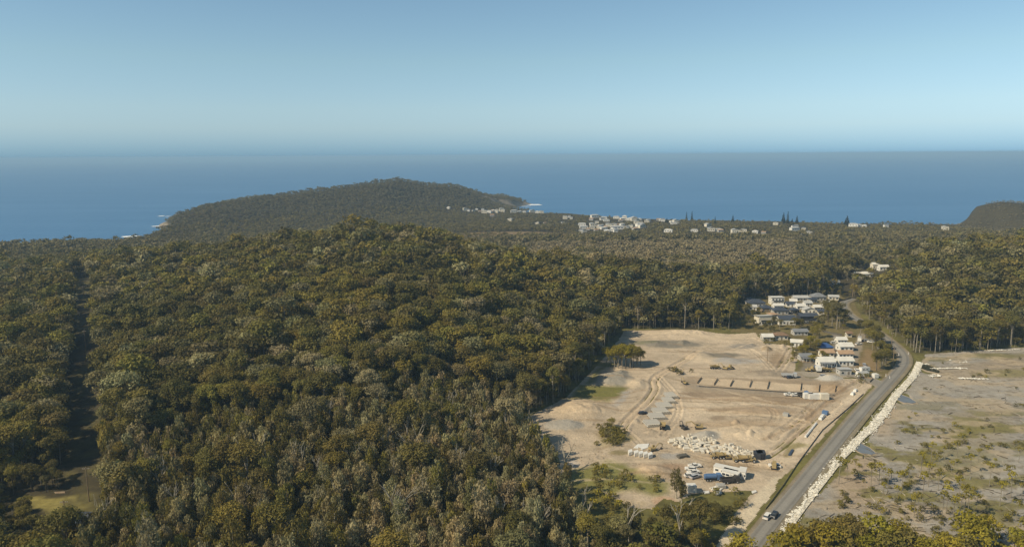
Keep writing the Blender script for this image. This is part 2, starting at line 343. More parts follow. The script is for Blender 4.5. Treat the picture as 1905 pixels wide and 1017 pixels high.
SZ = [
 ('p', [(1165, 614), (1340, 622), (1400, 618), (1410, 628), (1330, 632), (1240, 626), (1170, 622)], PALE, 2, .8),
 ('e', (1245, 640, 62, 7), (.21, .19, .15), .3, .9), ('e', (1200, 637, 26, 4), (.19, .18, .1), .4, .7),
 ('e', (1345, 661, 34, 5), (.2, .175, .13), .35, .9), ('e', (1365, 672, 42, 6), (.36, .34, .31), .4, .8), ('e', (1382, 644, 26, 4), (.24, .22, .19), .4, .8), ('e', (1428, 650, 12, 4), (.3, .22, .13), .3, .8),
 ('e', (1447, 668, 14, 16), (.3, .215, .13), .4, .8), ('e', (1300, 668, 30, 8), PALE, .5, .6),
 ('e', (1050, 791, 36, 10), (.34, .31, .26), .12, .95), ('e', (1142, 704, 38, 14), (.31, .28, .225), .15, .95),
 ('p', [(1058, 742), (1080, 716), (1120, 718), (1168, 720), (1158, 736), (1130, 748), (1105, 750), (1080, 742)], GRN, 2.5, .95),
 ('p', [(1090, 712), (1105, 688), (1125, 682), (1112, 700), (1100, 716)], GRN, 2.5, .85), ('e', (1125, 678, 24, 4), GRN, .4, .8),
 ('p', [(1130, 760), (1150, 745), (1160, 728), (1175, 726), (1165, 742), (1150, 755)], (.40, .36, .31), 1.5, .9),
 ('e', (1085, 762, 55, 17), (.50, .385, .255), .3, .8), ('e', (1190, 712, 22, 9), PALE, .4, .7),
 ('e', (1205, 762, 14, 5), GREY, .4, .8), ('e', (1136, 810, 26, 14), (.25, .2, .09), .5, .7), ('e', (1130, 824, 18, 10), (.23, .2, .1), .5, .6), ('e', (1160, 815, 18, 8), (.2, .17, .06), .5, .7),
 # lots, road of the pads
 ('p', [(1272, 713), (1290, 708), (1300, 718), (1430, 727), (1556, 735), (1556, 741), (1420, 733), (1290, 724)], (.42, .38, .32), .8, .9),
 ('p', [(1275, 700), (1560, 708), (1590, 735), (1556, 748), (1270, 728)], (.30, .225, .145), 2, .75), ('p', [(1298, 714), (1308, 702), (1560, 719), (1560, 731), (1430, 724), (1310, 716)], (.56, .44, .30), .6, .95),
 ('p', [(1300, 717), (1430, 726), (1556, 733), (1556, 735.5), (1430, 728.5), (1300, 719.5)], (.24, .22, .19), .4, .8),
 ('p', [(1255, 730), (1300, 728), (1400, 736), (1560, 744), (1560, 747), (1470, 750), (1380, 742), (1290, 738)], (.26, .185, .115), 1.2, .75),
 ('p', [(1400, 688), (1480, 690), (1560, 698), (1575, 705), (1500, 708), (1410, 698)], (.27, .22, .16), 1.5, .75),
 ('e', (1545, 702, 28, 7), (.47, .44, .38), .2, .9), ('p', [(1475, 692), (1540, 690), (1600, 700), (1600, 706), (1480, 700)], (.36, .31, .25), 1.5, .7),
 ('e', (1540, 722, 28, 9), (.4, .27, .15), .4, .7),
 # the oval pad in the middle
 ('l', ([(1258, 740), (1330, 742), (1420, 746), (1470, 752), (1510, 762), (1500, 778), (1462, 800), (1420, 815)], 3), (.32, .22, .13), 1.2, .7),
 ('e', (1420, 765, 70, 8), (.33, .23, .14), .5, .6), ('e', (1340, 762, 30, 4), (.29, .21, .13), .5, .8), ('e', (1335, 777, 14, 4), (.27, .2, .13), .4, .8),
 ('l', ([(1330, 770), (1400, 772), (1470, 776), (1500, 784)], 2.5), PALE, 1, .8), ('e', (1380, 790, 80, 9), (.38, .265, .155), .5, .5), ('e', (1370, 805, 80, 8), PALE, .5, .5),
 ('e', (1220, 790, 12, 5), GREY, .4, .8), ('e', (1310, 812, 32, 8), (.36, .335, .29), .3, .85), ('e', (1250, 848, 22, 6), (.36, .34, .31), .4, .8),
 ('e', (1330, 851, 60, 5), (.36, .26, .16), .5, .5), ('p', [(1305, 856), (1420, 866), (1440, 870), (1400, 878), (1330, 872)], (.31, .225, .135), 2, .75),
 ('p', [(1176, 880), (1190, 860), (1230, 866), (1250, 880), (1240, 892), (1205, 888)], (.53, .39, .25), 2, .8), ('e', (1253, 868, 30, 6), (.34, .22, .13), .5, .7),
 ('e', (1152, 842, 20, 4), (.2, .165, .07), .4, .8), ('e', (1068, 862, 10, 6), (.45, .44, .44), .4, .5),
 ('p', [(1095, 868), (1130, 856), (1165, 862), (1185, 884), (1245, 898), (1245, 915), (1225, 922), (1180, 910), (1140, 916), (1100, 910), (1060, 905), (1040, 890), (1060, 875)], (.20, .19, .055), 3, .95),
 ('p', [(1105, 915), (1150, 928), (1200, 935), (1195, 945), (1160, 940)], (.42, .33, .21), 1.2, .8), ('e', (1235, 932, 20, 9), (.5, .33, .21), .3, .8),
 # along the public road
 ('l', ([(1612, 715), (1565, 752), (1520, 800), (1482, 838), (1445, 868)], 5), PALE, 1.5, .7),
 ('p', [(1606, 728), (1562, 762), (1495, 840), (1475, 852), (1480, 830), (1545, 770), (1575, 742)], (.60, .49, .35), 1.2, .95),
 ('l', ([(1590, 708), (1540, 748), (1490, 800), (1455, 835)], 2.0), (.32, .22, .13), 1, .6),
 ('e', (1480, 828, 30, 5), (.3, .27, .12), .4, .5),
 ('l', ([(1462, 848), (1474, 832), (1490, 826)], 3), (.26, .21, .09), 1, .8),
 ('l', ([(1340, 1012), (1357, 993), (1380, 969), (1402, 945), (1424, 922), (1452, 893)], 5.5), (.62, .52, .37), 1, .95),
 ('e', (1430, 866, 30, 9), PALE, .5, .5),
]
BUMP = [(1085, 765, 62, 19, 3.2, .8), (1142, 706, 38, 13, 2.2, .6), (1050, 792, 34, 9, 1.2, .5), (1270, 622, 90, 9, 2.6, .9), (1215, 640, 24, 7, 1.4, .8), (1300, 662, 28, 8, 1.6, .8), (1187, 714, 20, 10, 1.8, .8),
        (1426, 650, 11, 5, 2.0, .8), (1210, 878, 40, 14, 2.0, .8), (1545, 703, 26, 7, 1.8, .8), (1420, 764, 66, 8, .9, .6), (1390, 804, 90, 12, 1.2, .5), (1135, 824, 18, 12, 1.3, .8), (1345, 672, 36, 7, .8, .5),
        (1110, 745, 50, 4, .8, .5), (1310, 812, 26, 7, 2.2, .9)]
for k in range(16):                                               # small spoil heaps and graded banks
    BUMP.append((random.uniform(1100, 1480), random.choice([random.uniform(635, 700), random.uniform(745, 845)]), random.uniform(6, 16), random.uniform(2.5, 5), random.uniform(.7, 1.7), .8))
for px_, py_, L_, h_ in ((1390, 740, 150, .9), (1380, 757, 110, .7), (1400, 776, 95, .8), (1385, 797, 90, .7), (1330, 690, 70, .7), (1240, 628, 80, 1.2), (1360, 634, 60, .9)): BUMP.append((px_, py_, L_ * .5, 2.6, h_, .9))
TRK = [([(1300, 655), (1265, 675), (1230, 695), (1216, 708), (1218, 724), (1200, 750), (1165, 785), (1150, 812)], 5.0, .45),
       ([(1600, 712), (1550, 742), (1505, 785), (1462, 825), (1425, 850)], 4.4, .4), ([(1575, 712), (1530, 740), (1490, 775), (1440, 815)], 4.0, .35), ([(1268, 741), (1380, 748), (1470, 756), (1500, 772), (1460, 803)], 3.2, .3), ([(1240, 655), (1290, 650), (1350, 638), (1400, 630)], 4.0, .35),
       ([(1262, 690), (1330, 694), (1420, 688), (1470, 668)], 4.0, .3), ([(1262, 760), (1340, 766), (1470, 780), (1500, 786)], 3.4, .35), ([(1448, 690), (1462, 668), (1472, 648)], 4.5, .4),
       ([(1120, 850), (1180, 840), (1250, 842), (1330, 858), (1420, 868)], 4.0, .3)]
for k in range(60):                                               # faint lines left by machines turning and grading
    cx_, cy_ = random.uniform(1110, 1580), random.uniform(640, 900); L_ = random.uniform(20, 90); sl_ = random.choice([.05, .12, -.05, -.55, .5]); bw = random.uniform(-6, 6)
    SZ.append(('l', ([(cx_ - L_, cy_ - L_ * sl_ * .5), (cx_, cy_ + bw), (cx_ + L_, cy_ + L_ * sl_ * .5)], random.uniform(.6, 1.8)), random.choice([PALE, PALE, DARK, BROWN, DARK]), .6, random.uniform(.45, .85)))
TRK += [([(1180, 800), (1240, 800), (1310, 790), (1400, 796), (1470, 790)], 3.4, .3), ([(1225, 700), (1255, 735), (1262, 770), (1235, 810)], 3.4, .3), ([(1350, 640), (1400, 652), (1440, 690)], 3.2, .3), ([(1290, 745), (1380, 752), (1440, 768), (1420, 795), (1340, 803)], 3.0, .28), ([(1110, 790), (1160, 800), (1200, 835)], 3.2, .3), ([(1380, 872), (1440, 850), (1500, 800), (1560, 750)], 3.4, .35)]
SZ.append(('l', (TRK[0][0], 5.0), (.54, .42, .285), 1.0, .75))
M_SOIL = mat_src('bare_sandy_soil', 'tint', scale=(.12, 1.1), var=(.12, .16), bump=.5)
patch('earthworks_ground', SITE, .62, SZ, BUMP, EARTH, M_SOIL, tracks=TRK)
# ---- village ground: mown verge, driveways and gardens
VZ = [('e', (1440, 610, 70, 5), (.15, .12, .04), .5, .8), ('p', [(1560, 690), (1590, 690), (1607, 640), (1612, 620), (1600, 620), (1590, 640)], (.30, .25, .185), .8, .95), ('p', [(1478, 690), (1640, 696), (1632, 704), (1500, 702)], (.36, .31, .24), 1, .9),
      ('p', [(1592, 690), (1600, 690), (1640, 690), (1630, 660), (1612, 645), (1602, 665)], (.26, .18, .09), 2, .9), ('p', [(1469, 582), (1486, 582), (1488, 565), (1478, 565)], (.25, .2, .14), 1, .9),
      ('l', ([(1562, 574), (1545, 566), (1510, 562), (1480, 566), (1470, 590)], 4), (.21, .19, .16), .8, .9), ('p', [(1495, 668), (1520, 668), (1522, 690), (1490, 690)], (.24, .21, .17), 1, .8), ('l', ([(1557, 690), (1558, 640), (1556, 622)], 5), (.25, .22, .18), 1, .9)]
patch('village_ground', VILLAGE, 1.0, VZ, [], C(.17, .135, .055), M_SOIL)
# ---- cleared field right of the public road
def fextra(X, Y, px, py, Z, t, nz, n2):
    k = sstep(.50, .62, fbm(X / 16, Y / 9, 71)) * sstep(720, 800, py); t = blend(t, C(.19, .165, .045), k * .85)
    t = blend(t, C(.46, .36, .235), sstep(.55, .68, fbm(X / 13 + 5, Y / 8, 77)) * .6)
    t = blend(t, C(.16, .125, .075), sstep(.62, .70, fbm(X / 3.1, Y / 1.6, 79)) * .55)
    return Z, t
FZ = [('p', [(1700, 700), (1760, 690), (2000, 700), (2000, 720), (1760, 730), (1690, 740)], (.36, .315, .25), 3, .7), ('e', (1590, 890, 40, 60), (.40, .30, .195), .5, .8), ('e', (1640, 770, 30, 40), (.42, .32, .21), .5, .7),
      ('p', [(1720, 690), (1905, 660), (2100, 660), (2100, 700), (1800, 706)], (.33, .26, .175), 3, .7), ('e', (1870, 694, 60, 7), (.22, .19, .06), .4, .7), ('e', (1850, 662, 60, 5), (.2, .175, .06), .4, .8),
      ('e', (1750, 668, 40, 4), (.2, .18, .08), .4, .8), ('e', (1725, 684, 18, 9), (.12, .105, .05), .3, .9),
      ('e', (1820, 790, 60, 40), (.30, .235, .13), .5, .5), ('e', (1780, 860, 90, 26), (.2, .17, .05), .5, .6), ('l', ([(1640, 970), (1680, 920), (1700, 880)], 2), (.2, .17, .045), .8, .8)]
patch('cleared_field_ground', FIELD, .75, FZ, [(1780, 672, 20, 4, 1.2, .8), (1606, 835, 17, 12, -.9, .35), (1681, 741.5, 16, 10, -.9, .35), (1727, 685, 16, 10, -.9, .35)], C(.318, .288, .242), M_SOIL, extra=fextra)
# ---- public road with gravel shoulders and worn lane lines
M_ROAD = mat_src('worn_asphalt', 'tint', scale=(.06, 1.5), var=(.10, .12)); M_SHOULDER = mat_src('gravel_shoulder', 'tint', scale=(.1, 1.3), var=(.2, .2), bump=.3); M_LINE = mat('road_paint', (.55, .53, .46), var=.3, scale=.8)
def strip(name, line, offs, z, matl, tints, crown=0.0, kind='structure'):
    line = np.asarray(line); d = np.gradient(line, axis=0); d /= np.linalg.norm(d, axis=1)[:, None]; nn = np.stack([-d[:, 1], d[:, 0]], 1)
    offs = np.asarray(offs, float); X = line[:, None, 0] + nn[:, None, 0] * offs; Y = line[:, None, 1] + nn[:, None, 1] * offs
    Z = np.full(X.shape, z) + crown * (1 - (offs / np.abs(offs).max()) ** 2)
    t = np.broadcast_to(np.array(tints, float), X.shape + (3,))
    return tag(link(name, grid_mesh(name, X, Y, Z, [matl], np.ascontiguousarray(t))), kind=kind)
A = C(.205, .19, .165); B = C(.25, .232, .20)
strip('road_shoulder', ROAD, [-4.6, -3.4, 3.2, 4.0], 5.40, M_SHOULDER, [C(.22, .18, .10), C(.25, .21, .145), C(.26, .215, .15), C(.22, .175, .10)])
strip('road', ROAD, [-2.6, -1.9, -1.45, -.9, 0, .9, 1.45, 1.9, 2.6], 5.50, M_ROAD, [B, A, A * .9, B, B * 1.05, B, A * .9, A, B], .06)
JN = smooth_line(W([(1645, 722), (1628, 712), (1605, 703), (1580, 697)]), 6)
strip('driveway_apron', JN, [-4.5, -2, 2, 4.0], 5.44, M_ROAD, [C(.30, .27, .22), C(.24, .22, .18), C(.25, .22, .18), C(.33, .28, .2)])
# ---- the ponds: still dark water in dug basins
M_POND = mat('pond_water', (.16, .17, .175), rough=.35, var=.15, spec=.5, scale=.2)
M_MUD = mat('basin_mud', (.30, .24, .165), var=.2, scale=.4)
def pond(px, py, rx, ry, label, m=M_POND):
    xa, ya = P(px - rx, py); xb, yb = P(px + rx, py); _, y0 = P(px, py + ry); _, y1 = P(px, py - ry)
    cx, cy = (xa + xb) / 2, (y0 + y1) / 2; a, bb = (xb - xa) / 2, (y1 - y0) / 2
    root = empty('pond', (cx, cy, 4.82)); tag(root, label, 'pond', 'drainage ponds beside the rock lined channel')
    k = 40; r = [1 + .10 * math.sin(3 * i * 2 * math.pi / k + px) + .05 * math.sin(7 * i * 2 * math.pi / k) for i in range(k)]
    ring = lambda s, z: [(a * s * r[i] * math.cos(2 * math.pi * i / k), bb * s * r[i] * math.sin(2 * math.pi * i / k), z) for i in range(k)]
    q = MB(); q.add(ring(1, .34) + [(0, 0, .34)], [(i, (i + 1) % k, k) for i in range(k)]); q.obj('water_surface', m, root)
    q = MB(); q.add(ring(1.0, .2) + ring(1.06, .46) + ring(1.3, -.1), [(i, (i + 1) % k, k + (i + 1) % k, k + i) for i in range(k)] + [(k + i, k + (i + 1) % k, 2 * k + (i + 1) % k, 2 * k + i) for i in range(k)]); q.obj('earth_bank', M_MUD, root)
pond(1606, 835, 15, 11, 'round blue grey pond at the wide bend of the white rock channel')
pond(1681, 741.5, 14, 9.5, 'oval blue grey pond further up the rock channel, opposite the driveway junction')
pond(1727, 685, 14, 8, 'murky dark green settling pond at the upper end of the rock channel', mat('murky_water', (.04, .04, .02), rough=.2, var=.2, spec=.4))
# ---- rock lining of the drain
M_RIPRAP = mat_src('pale_rock', 'tint', scale=(.3, 2.0), var=(.08, .15), bump=.3)
M_BED = mat('drain_bed_soil', (.64, .58, .46), var=.35, scale=.6)
def widths(i): return 2.0 + 1.0 * math.sin(i * .37) ** 2 + (1.2 if 22 < i < 40 else 0)
def rock_mass(name, spots, zf, label=None):
    base = np.array([(0, 0, 1), (.9, 0, .25), (.25, .85, .3), (-.75, .5, .2), (-.7, -.55, .25), (.3, -.85, .2), (.1, .05, -.6)], float)
    fs = [(0, 1, 2), (0, 2, 3), (0, 3, 4), (0, 4, 5), (0, 5, 1), (6, 2, 1), (6, 3, 2), (6, 4, 3), (6, 5, 4), (6, 1, 5)]
    V = []; L = []; tt = []
    for i, (x, y, s) in enumerate(spots):
        a = random.uniform(0, 6.28); c_, s_ = math.cos(a), math.sin(a); Bv = base * RNG.uniform(.65, 1.25, base.shape) * [s, s * random.uniform(.6, 1), s * random.uniform(.3, .6)]
        xx = Bv[:, 0] * c_ - Bv[:, 1] * s_ + x; y2 = Bv[:, 0] * s_ + Bv[:, 1] * c_ + y
        V.append(np.stack([xx, y2, Bv[:, 2] + zf], 1)); L.append(np.array(fs) + 7 * i); q = random.choice([.66, .72, .78, .48, .6, .74]); tt.append(np.tile([q, q * .94, q * .8], (10, 1)))
    me = mesh_np(name, np.concatenate(V), np.concatenate(L), np.full(10 * len(spots), 3), [M_RIPRAP], None, np.concatenate(tt))
    return link(name, me)
dl_ = np.gradient(DRAIN, axis=0); dl_ /= np.linalg.norm(dl_, axis=1)[:, None]; spots = []
bed = []
for i in range(len(DRAIN) - 1):
    seg = np.linalg.norm(DRAIN[i + 1] - DRAIN[i]); wd = widths(i)
    for _ in range(int(seg * wd * 6.0)):
        t = random.random(); o = max(-.85, min(.85, random.gauss(0, .42))) * wd; p = DRAIN[i] * (1 - t) + DRAIN[i + 1] * t
        if vnoise(p[0] / 2.4 + o, p[1] / 2.4, 3) < .18 + .45 * abs(o) / wd: continue
        spots.append((p[0] - dl_[i][1] * o, p[1] + dl_[i][0] * o, random.choice([random.uniform(.18, .4), random.uniform(.25, .75)])))
for (px, py, rx, ry, k) in ((1590, 822, 14, 8, 60), (1668, 735, 10, 6, 50), (1700, 700, 6, 10, 40)):
    for _ in range(k):
        x, y = P(px + random.gauss(0, rx * .5), py + random.gauss(0, ry * .5)); spots.append((float(x), float(y), random.uniform(.25, .6)))
tag(rock_mass('rock_lining', spots, 5.42), 'pale rocks lining the roadside drain', kind='stuff')
strip('drain_bed', DRAIN, [-1.8, -1.3, 1.3, 1.8], 5.36, M_BED, [[.5] * 3] * 4)
def rock_pile(px, py, L, wd, k, label, rz=0.0):
    x, y = P(px, py); sp = []
    for _ in range(k):
        u = random.uniform(-L / 2, L / 2); v = random.gauss(0, wd / 3); sp.append((float(x) + u * math.cos(rz) - v * math.sin(rz), float(y) + u * math.sin(rz) + v * math.cos(rz), random.uniform(.5, .95)))
    tag(rock_mass('rock_pile', sp, 5.35), label, 'rock pile')
rock_pile(1781, 672, 9, 4, 70, 'low heap of white rock near the tall trees behind the cleared field')
rock_pile(1765, 686, 20, 1.2, 90, 'long straight white rock bund beside the murky settling pond')
rock_pile(1810, 705, 15, 1.4, 70, 'white rock row slanting across the back of the cleared field', -.12)
rock_pile(1738, 700, 7, 2.5, 30, 'scattered white rocks just below the murky settling pond', .3)
rock_pile(1716, 678, 7, 1.2, 26, 'short white rock edge closing the upper end of the channel')
rock_pile(1865, 652, 24, 1.2, 40, 'thin white rock line at the foot of the tall trees', .1)
# ---- clods and rubble on the bare soil
cl = []
while len(cl) < 1500:
    q = (random.uniform(1050, 1600), random.uniform(622, 900)); xa, ya = (float(v) for v in P(*q))
    if sdist(np.array([xa]), np.array([ya]), SITE)[0] > -3 or float(vnoise(xa / 9, ya / 6, 123)) < random.uniform(.35, .9): continue
    cl.append((xa, ya, random.uniform(.12, .42)))
M_RIPRAP_KEEP = M_RIPRAP; M_RIPRAP = mat('soil_clod', (.27, .2, .13), var=.3, scale=1.0)
tag(rock_mass('soil_clods', cl, 5.2), 'brown clods littering the earthworks', kind='stuff'); M_RIPRAP = M_RIPRAP_KEEP
# ---- air
hz = MB().box((0, 17500, 61.0), (64000, 39000, 137.0)); M_HAZE = bpy.data.materials.new('haze_air'); M_HAZE.use_nodes = True; n = M_HAZE.node_tree
n.nodes.remove(n.nodes['Principled BSDF']); pv = n.nodes.new('ShaderNodeVolumePrincipled'); pv.inputs['Density'].default_value = .00012; pv.inputs['Color'].default_value = (.50, .76, 1.0, 1); pv.inputs['Anisotropy'].default_value = .0
n.links.new(pv.outputs[0], n.nodes['Material Output'].inputs['Volume'])
tag(hz.obj('haze', M_HAZE), kind='stuff')
# ================================================================== TREES
M_LEAF_O = mat_src('leaf_of_single_tree', 'object', scale=(.25, 1.4), var=(.22, .25), spec=.12, rough=.7, leaf=.28)
M_LEAF_S = mat_src('leaf_of_forest', 'tint', scale=(.25, 1.4), var=(.22, .25), spec=.12, rough=.7, leaf=.28)
M_BARK = mat('pale_gum_bark', (.25, .215, .16), var=.35, scale=.8); M_BARKD = mat('dark_rough_bark', (.10, .08, .055), var=.3, scale=.8); M_BONE = mat('weathered_dead_wood', (.36, .32, .25), var=.2, scale=.8)
def unit(v): return v / (np.linalg.norm(v, axis=-1, keepdims=True) + 1e-9)
def leaves(rng, cen, rad, per, size, up=.45, jitter=.55, flat=.8, tall=1.0):
    """leaf clumps: small four sided sprays spread over the upper part of each clump; returns V (n*4,3)"""
    out = []
    for c, r, k in zip(cen, rad, per):
        d = unit(rng.normal(size=(k, 3)) + [0, 0, .35]); rr = r * rng.uniform(.55, 1.08, (k, 1))
        p = c + d * rr * [1, 1, flat]
        nrm = unit(d + [0, 0, up] + jitter * rng.normal(size=(k, 3)))
        a = unit(np.cross(nrm, rng.normal(size=(k, 3)))); b_ = np.cross(nrm, a)
        s = size * rng.uniform(.6, 1.35, (k, 1)); e = rng.uniform(.45, .9, (k, 1))
        q = np.stack([p - a * s * .6, p - b_ * s * e * .5 + a * s * .1, p + a * s * .6, p + b_ * s * e * .5], 1)
        if tall != 1.0: q[..., 2] = p[:, None, 2] + (q[..., 2] - p[:, None, 2]) * tall
        out.append(q.reshape(-1, 3))
    return np.concatenate(out)
def crown_gum(seed, h, r, ncl, leaf, n):
    """spreading eucalypt: uneven domes of foliage at the ends of limbs"""
    rng = np.random.default_rng(seed); cen = []; rad = []
    for i in range(ncl):
        a = i * 2.4 + rng.uniform(-.5, .5); q = r * .78 * math.sqrt((i + .35) / ncl) * rng.uniform(.8, 1.15)
        z = h - r * .32 - (q / r) ** 2 * r * .5 + rng.uniform(-.16, .10) * r; cen.append([q * math.cos(a), q * math.sin(a), z]); rad.append(r * rng.uniform(.30, .48))
    for i in range(max(3, ncl // 2)):                      # lower, inner clumps close the gaps unevenly
        a = rng.uniform(0, 6.28); q = r * rng.uniform(.2, .8); cen.append([q * math.cos(a), q * math.sin(a), h - r * rng.uniform(.75, 1.5)]); rad.append(r * rng.uniform(.25, .36))
    cen = np.array(cen); rad = np.array(rad); wgt = rad ** 2 / (rad ** 2).sum()
    return leaves(rng, cen, rad, np.maximum(3, (n * wgt)).astype(int), leaf), cen
def crown_narrow(seed, h, r, ncl, leaf, n):
    """upright feathery crown: clumps stacked up the stem"""
    rng = np.random.default_rng(seed); cen = []; rad = []
    for i in range(ncl):
        t = (i + .5) / ncl; a = i * 2.4 + rng.uniform(-.6, .6); env = r * (.35 + .75 * math.sin(math.pi * min(1, (1 - t) * .9 + .05)) ** .8)
        q = env * rng.uniform(.15, .7); cen.append([q * math.cos(a), q * math.sin(a), h * (.24 + .72 * t)]); rad.append(env * rng.uniform(.4, .6))
    cen = np.array(cen); rad = np.array(rad); wgt = rad ** 2 / (rad ** 2).sum()
    return leaves(rng, cen, rad, np.maximum(3, (n * wgt)).astype(int), leaf, up=.25, jitter=.8, flat=1.5, tall=2.3), cen
def stem(m, h, r, ends, lean, mi, n=6, rt=.045):
    """tapered trunk in three lengths, with limbs out to the clumps"""
    a = np.array([0, 0, -.4]); b_ = np.array([lean * .3, lean * .1, h * .42]); c = np.array([lean * .6, lean * .5, h * .68]); t = np.array([lean, lean * .4, h * .9])
    r0 = h * rt * .5; m.tube(a, b_, r0, r0 * .72, n, mi); m.tube(b_, c, r0 * .72, r0 * .5, n, mi); m.tube(c, t, r0 * .5, r0 * .15, n, mi)
    for i, e in enumerate(ends):
        s = b_ + (c - b_) * ((i * .37) % 1); mid = s * .45 + e * .55 - [0, 0, h * .02]; m.tube(s, mid, r0 * .38, r0 * .22, max(4, n - 2), mi); m.tube(mid, e, r0 * .22, r0 * .06, max(3, n - 2), mi)
    return m
def leaf_mesh(name, V, mats): k = len(V) // 4; return mesh_np(name, V, np.arange(k * 4), np.full(k, 4), mats)
M_PAPERBARK = mat('papery_white_bark', (.40, .355, .27), var=.3, scale=.8)
GUM = []   # near prototypes: (root, height, radius)
def proto(name, h, r, kind, seed, ncl, leaf, n, barkm, lean=.6, nl=5, rt=.045):
    f = crown_gum if kind == 'g' else crown_narrow
    V, cen = f(seed, h, r, ncl, leaf, n); root = bpy.data.objects.new(name, None)
    me_c = leaf_mesh('crown', V, [M_LEAF_O]); sel = cen[np.argsort(-cen[:, 2])][::max(1, len(cen) // nl)][:nl]
    me_t = stem(MB(), h, r, sel, lean, 0, rt=rt).mesh('trunk', barkm)
    return (name, me_t, me_c, h, r)
GUMS = [proto('gum_tree', 15.5 + (i % 4), 4.7 + .55 * (i % 3), 'g', 100 + i, 11 + i % 5, .60, 2000, [M_BARK, M_BARKD][i % 3 == 1], .8 * (-1) ** i) for i in range(8)]
PAPER = [proto('paperbark_tree', 13 + (i % 3) * 1.2, 2.1 + .3 * (i % 3), 'n', 200 + i, 14 + i % 3, .36, 1300, M_PAPERBARK, .5 * (-1) ** i, 7, .04) for i in range(7)]
BUSH = [proto('bushy_tree', 8 + .7 * (i % 3), 3.9 + .3 * (i % 2), 'g', 300 + i, 12 + i % 4, .62, 760, M_BARKD, .4, 4, .05) for i in range(5)]
TALL = [proto('tall_gum_tree', 18 + 1.5 * (i % 3), 4.2 + .3 * (i % 3), 'g', 400 + i, 9 + i % 3, .65, 1100, M_BARK, .7 * (-1) ** i, 6, .034) for i in range(5)]
SAPL = [proto('sapling', 7.5 + .8 * (i % 3), 1.55 + .25 * (i % 2), 'g', 500 + i, 5 + i % 3, .5, 130, M_BARK, .2, 4, .03) for i in range(5)]
SHRUB = [proto('shrub', 2.2 + .4 * (i % 3), 1.7 + .3 * (i % 2), 'g', 600 + i, 6, .45, 150, M_BARKD, .1, 3, .05) for i in range(4)]
TNT = {'olive': (0.1856, 0.1559, 0.04), 'dark': (0.1369, 0.1164, 0.0335), 'grey': (0.21, 0.182, 0.08), 'yellow': (0.2181, 0.1808, 0.0389), 'bloom': (0.3, 0.262, 0.13), 'pale': (0.33, 0.28, 0.14), 'fresh': (0.28, 0.2321, 0.0285), 'rust': (0.1798, 0.148, 0.0486)}
def put(p, x, y, z, s, rz, tint, label, group, cat='tree', sz=1.0):
    root = empty(p[0], (float(x), float(y), float(z)), rz); root.scale = (s, s, s * sz); tag(root, label, cat, group)
    link('trunk', p[1], root); c = link('crown', p[2], root); c.color = (*tint, 1); return root
# ---- where trees stand: a jittered grid over the land the photograph looks at
def jgrid(y0, y1, s, half=.80):
    ys = np.arange(y0, y1, s * .87); out = []
    for i, y in enumerate(ys):
        hw = half * y + 30; xs = np.arange(-hw, hw, s) + (i % 2) * s / 2; out.append(np.stack([xs, np.full(len(xs), y)], 1))
    p = np.concatenate(out); return p + RNG.uniform(-.42, .42, p.shape) * s
UND = np.concatenate([jgrid(178, 340, 4.5), jgrid(340, 470, 5.2), jgrid(470, 720, 6.2)]); UND = UND[RNG.random(len(UND)) < .82]; FILL = jgrid(178, 400, 4.4); UND = np.concatenate([UND, FILL[sdist(*proj(FILL[:, 0], FILL[:, 1], 8.0), [(185, 860), (560, 780), (860, 735), (1040, 830), (1066, 1100), (120, 1250), (172, 905)]) < 0]])
MAIN = np.concatenate([jgrid(178, 470, 6.3), jgrid(470, 720, 6.9), jgrid(720, 1060, 6.6), jgrid(1060, 2150, 7.8)]); pts = np.concatenate([MAIN, UND]); und = np.arange(len(pts)) >= len(MAIN)
x, y = pts[:, 0], pts[:, 1]; z = T(x, y); px, py = proj(x, y, z)
onh = (y > np.interp(x, HX, HY) - 230) & (x > HX[0] - 60) & (x < HX[-1] + 40)
coast = sdist(x, y, COAST)
ok = (z > 2.2) & (coast < np.where(onh, -14, np.where((px > 990) & (px < 1640), -52, -30))) & (px > -110) & (px < 2010) & (py < 1190)
near = y < 720
dc = np.full(len(x), 99.0); dc[near] = np.minimum(sdist(x[near], y[near], CLEAR), 99) + 3.2 * (fbm(x[near] / 7, y[near] / 7, 61) - .5)
dr = np.full(len(x), 99.0); dr[near] = ldist(x[near], y[near], ROAD)
dtr = np.full(len(x), 99.0); dtr[near] = ldist(x[near], y[near], W([(1340, 1012), (1357, 993), (1380, 969), (1402, 945), (1424, 922), (1452, 893)])); ok &= (dc > 0.5) & (dr > np.where(py > 1000, 4.2, 7.5)) & (dtr > 5.5)
de = np.full(len(x), 99.0); de[near] = ldist(x[near], y[near], EASE); ok &= de > 7.6
dlw = np.full(len(x), 99.0); dlw[near] = sdist(x[near], y[near], W([(85, 900), (180, 896), (192, 960), (176, 1003), (105, 1003), (88, 965), (15, 920), (10, 905)], 9.0)); ok &= dlw > 1.0
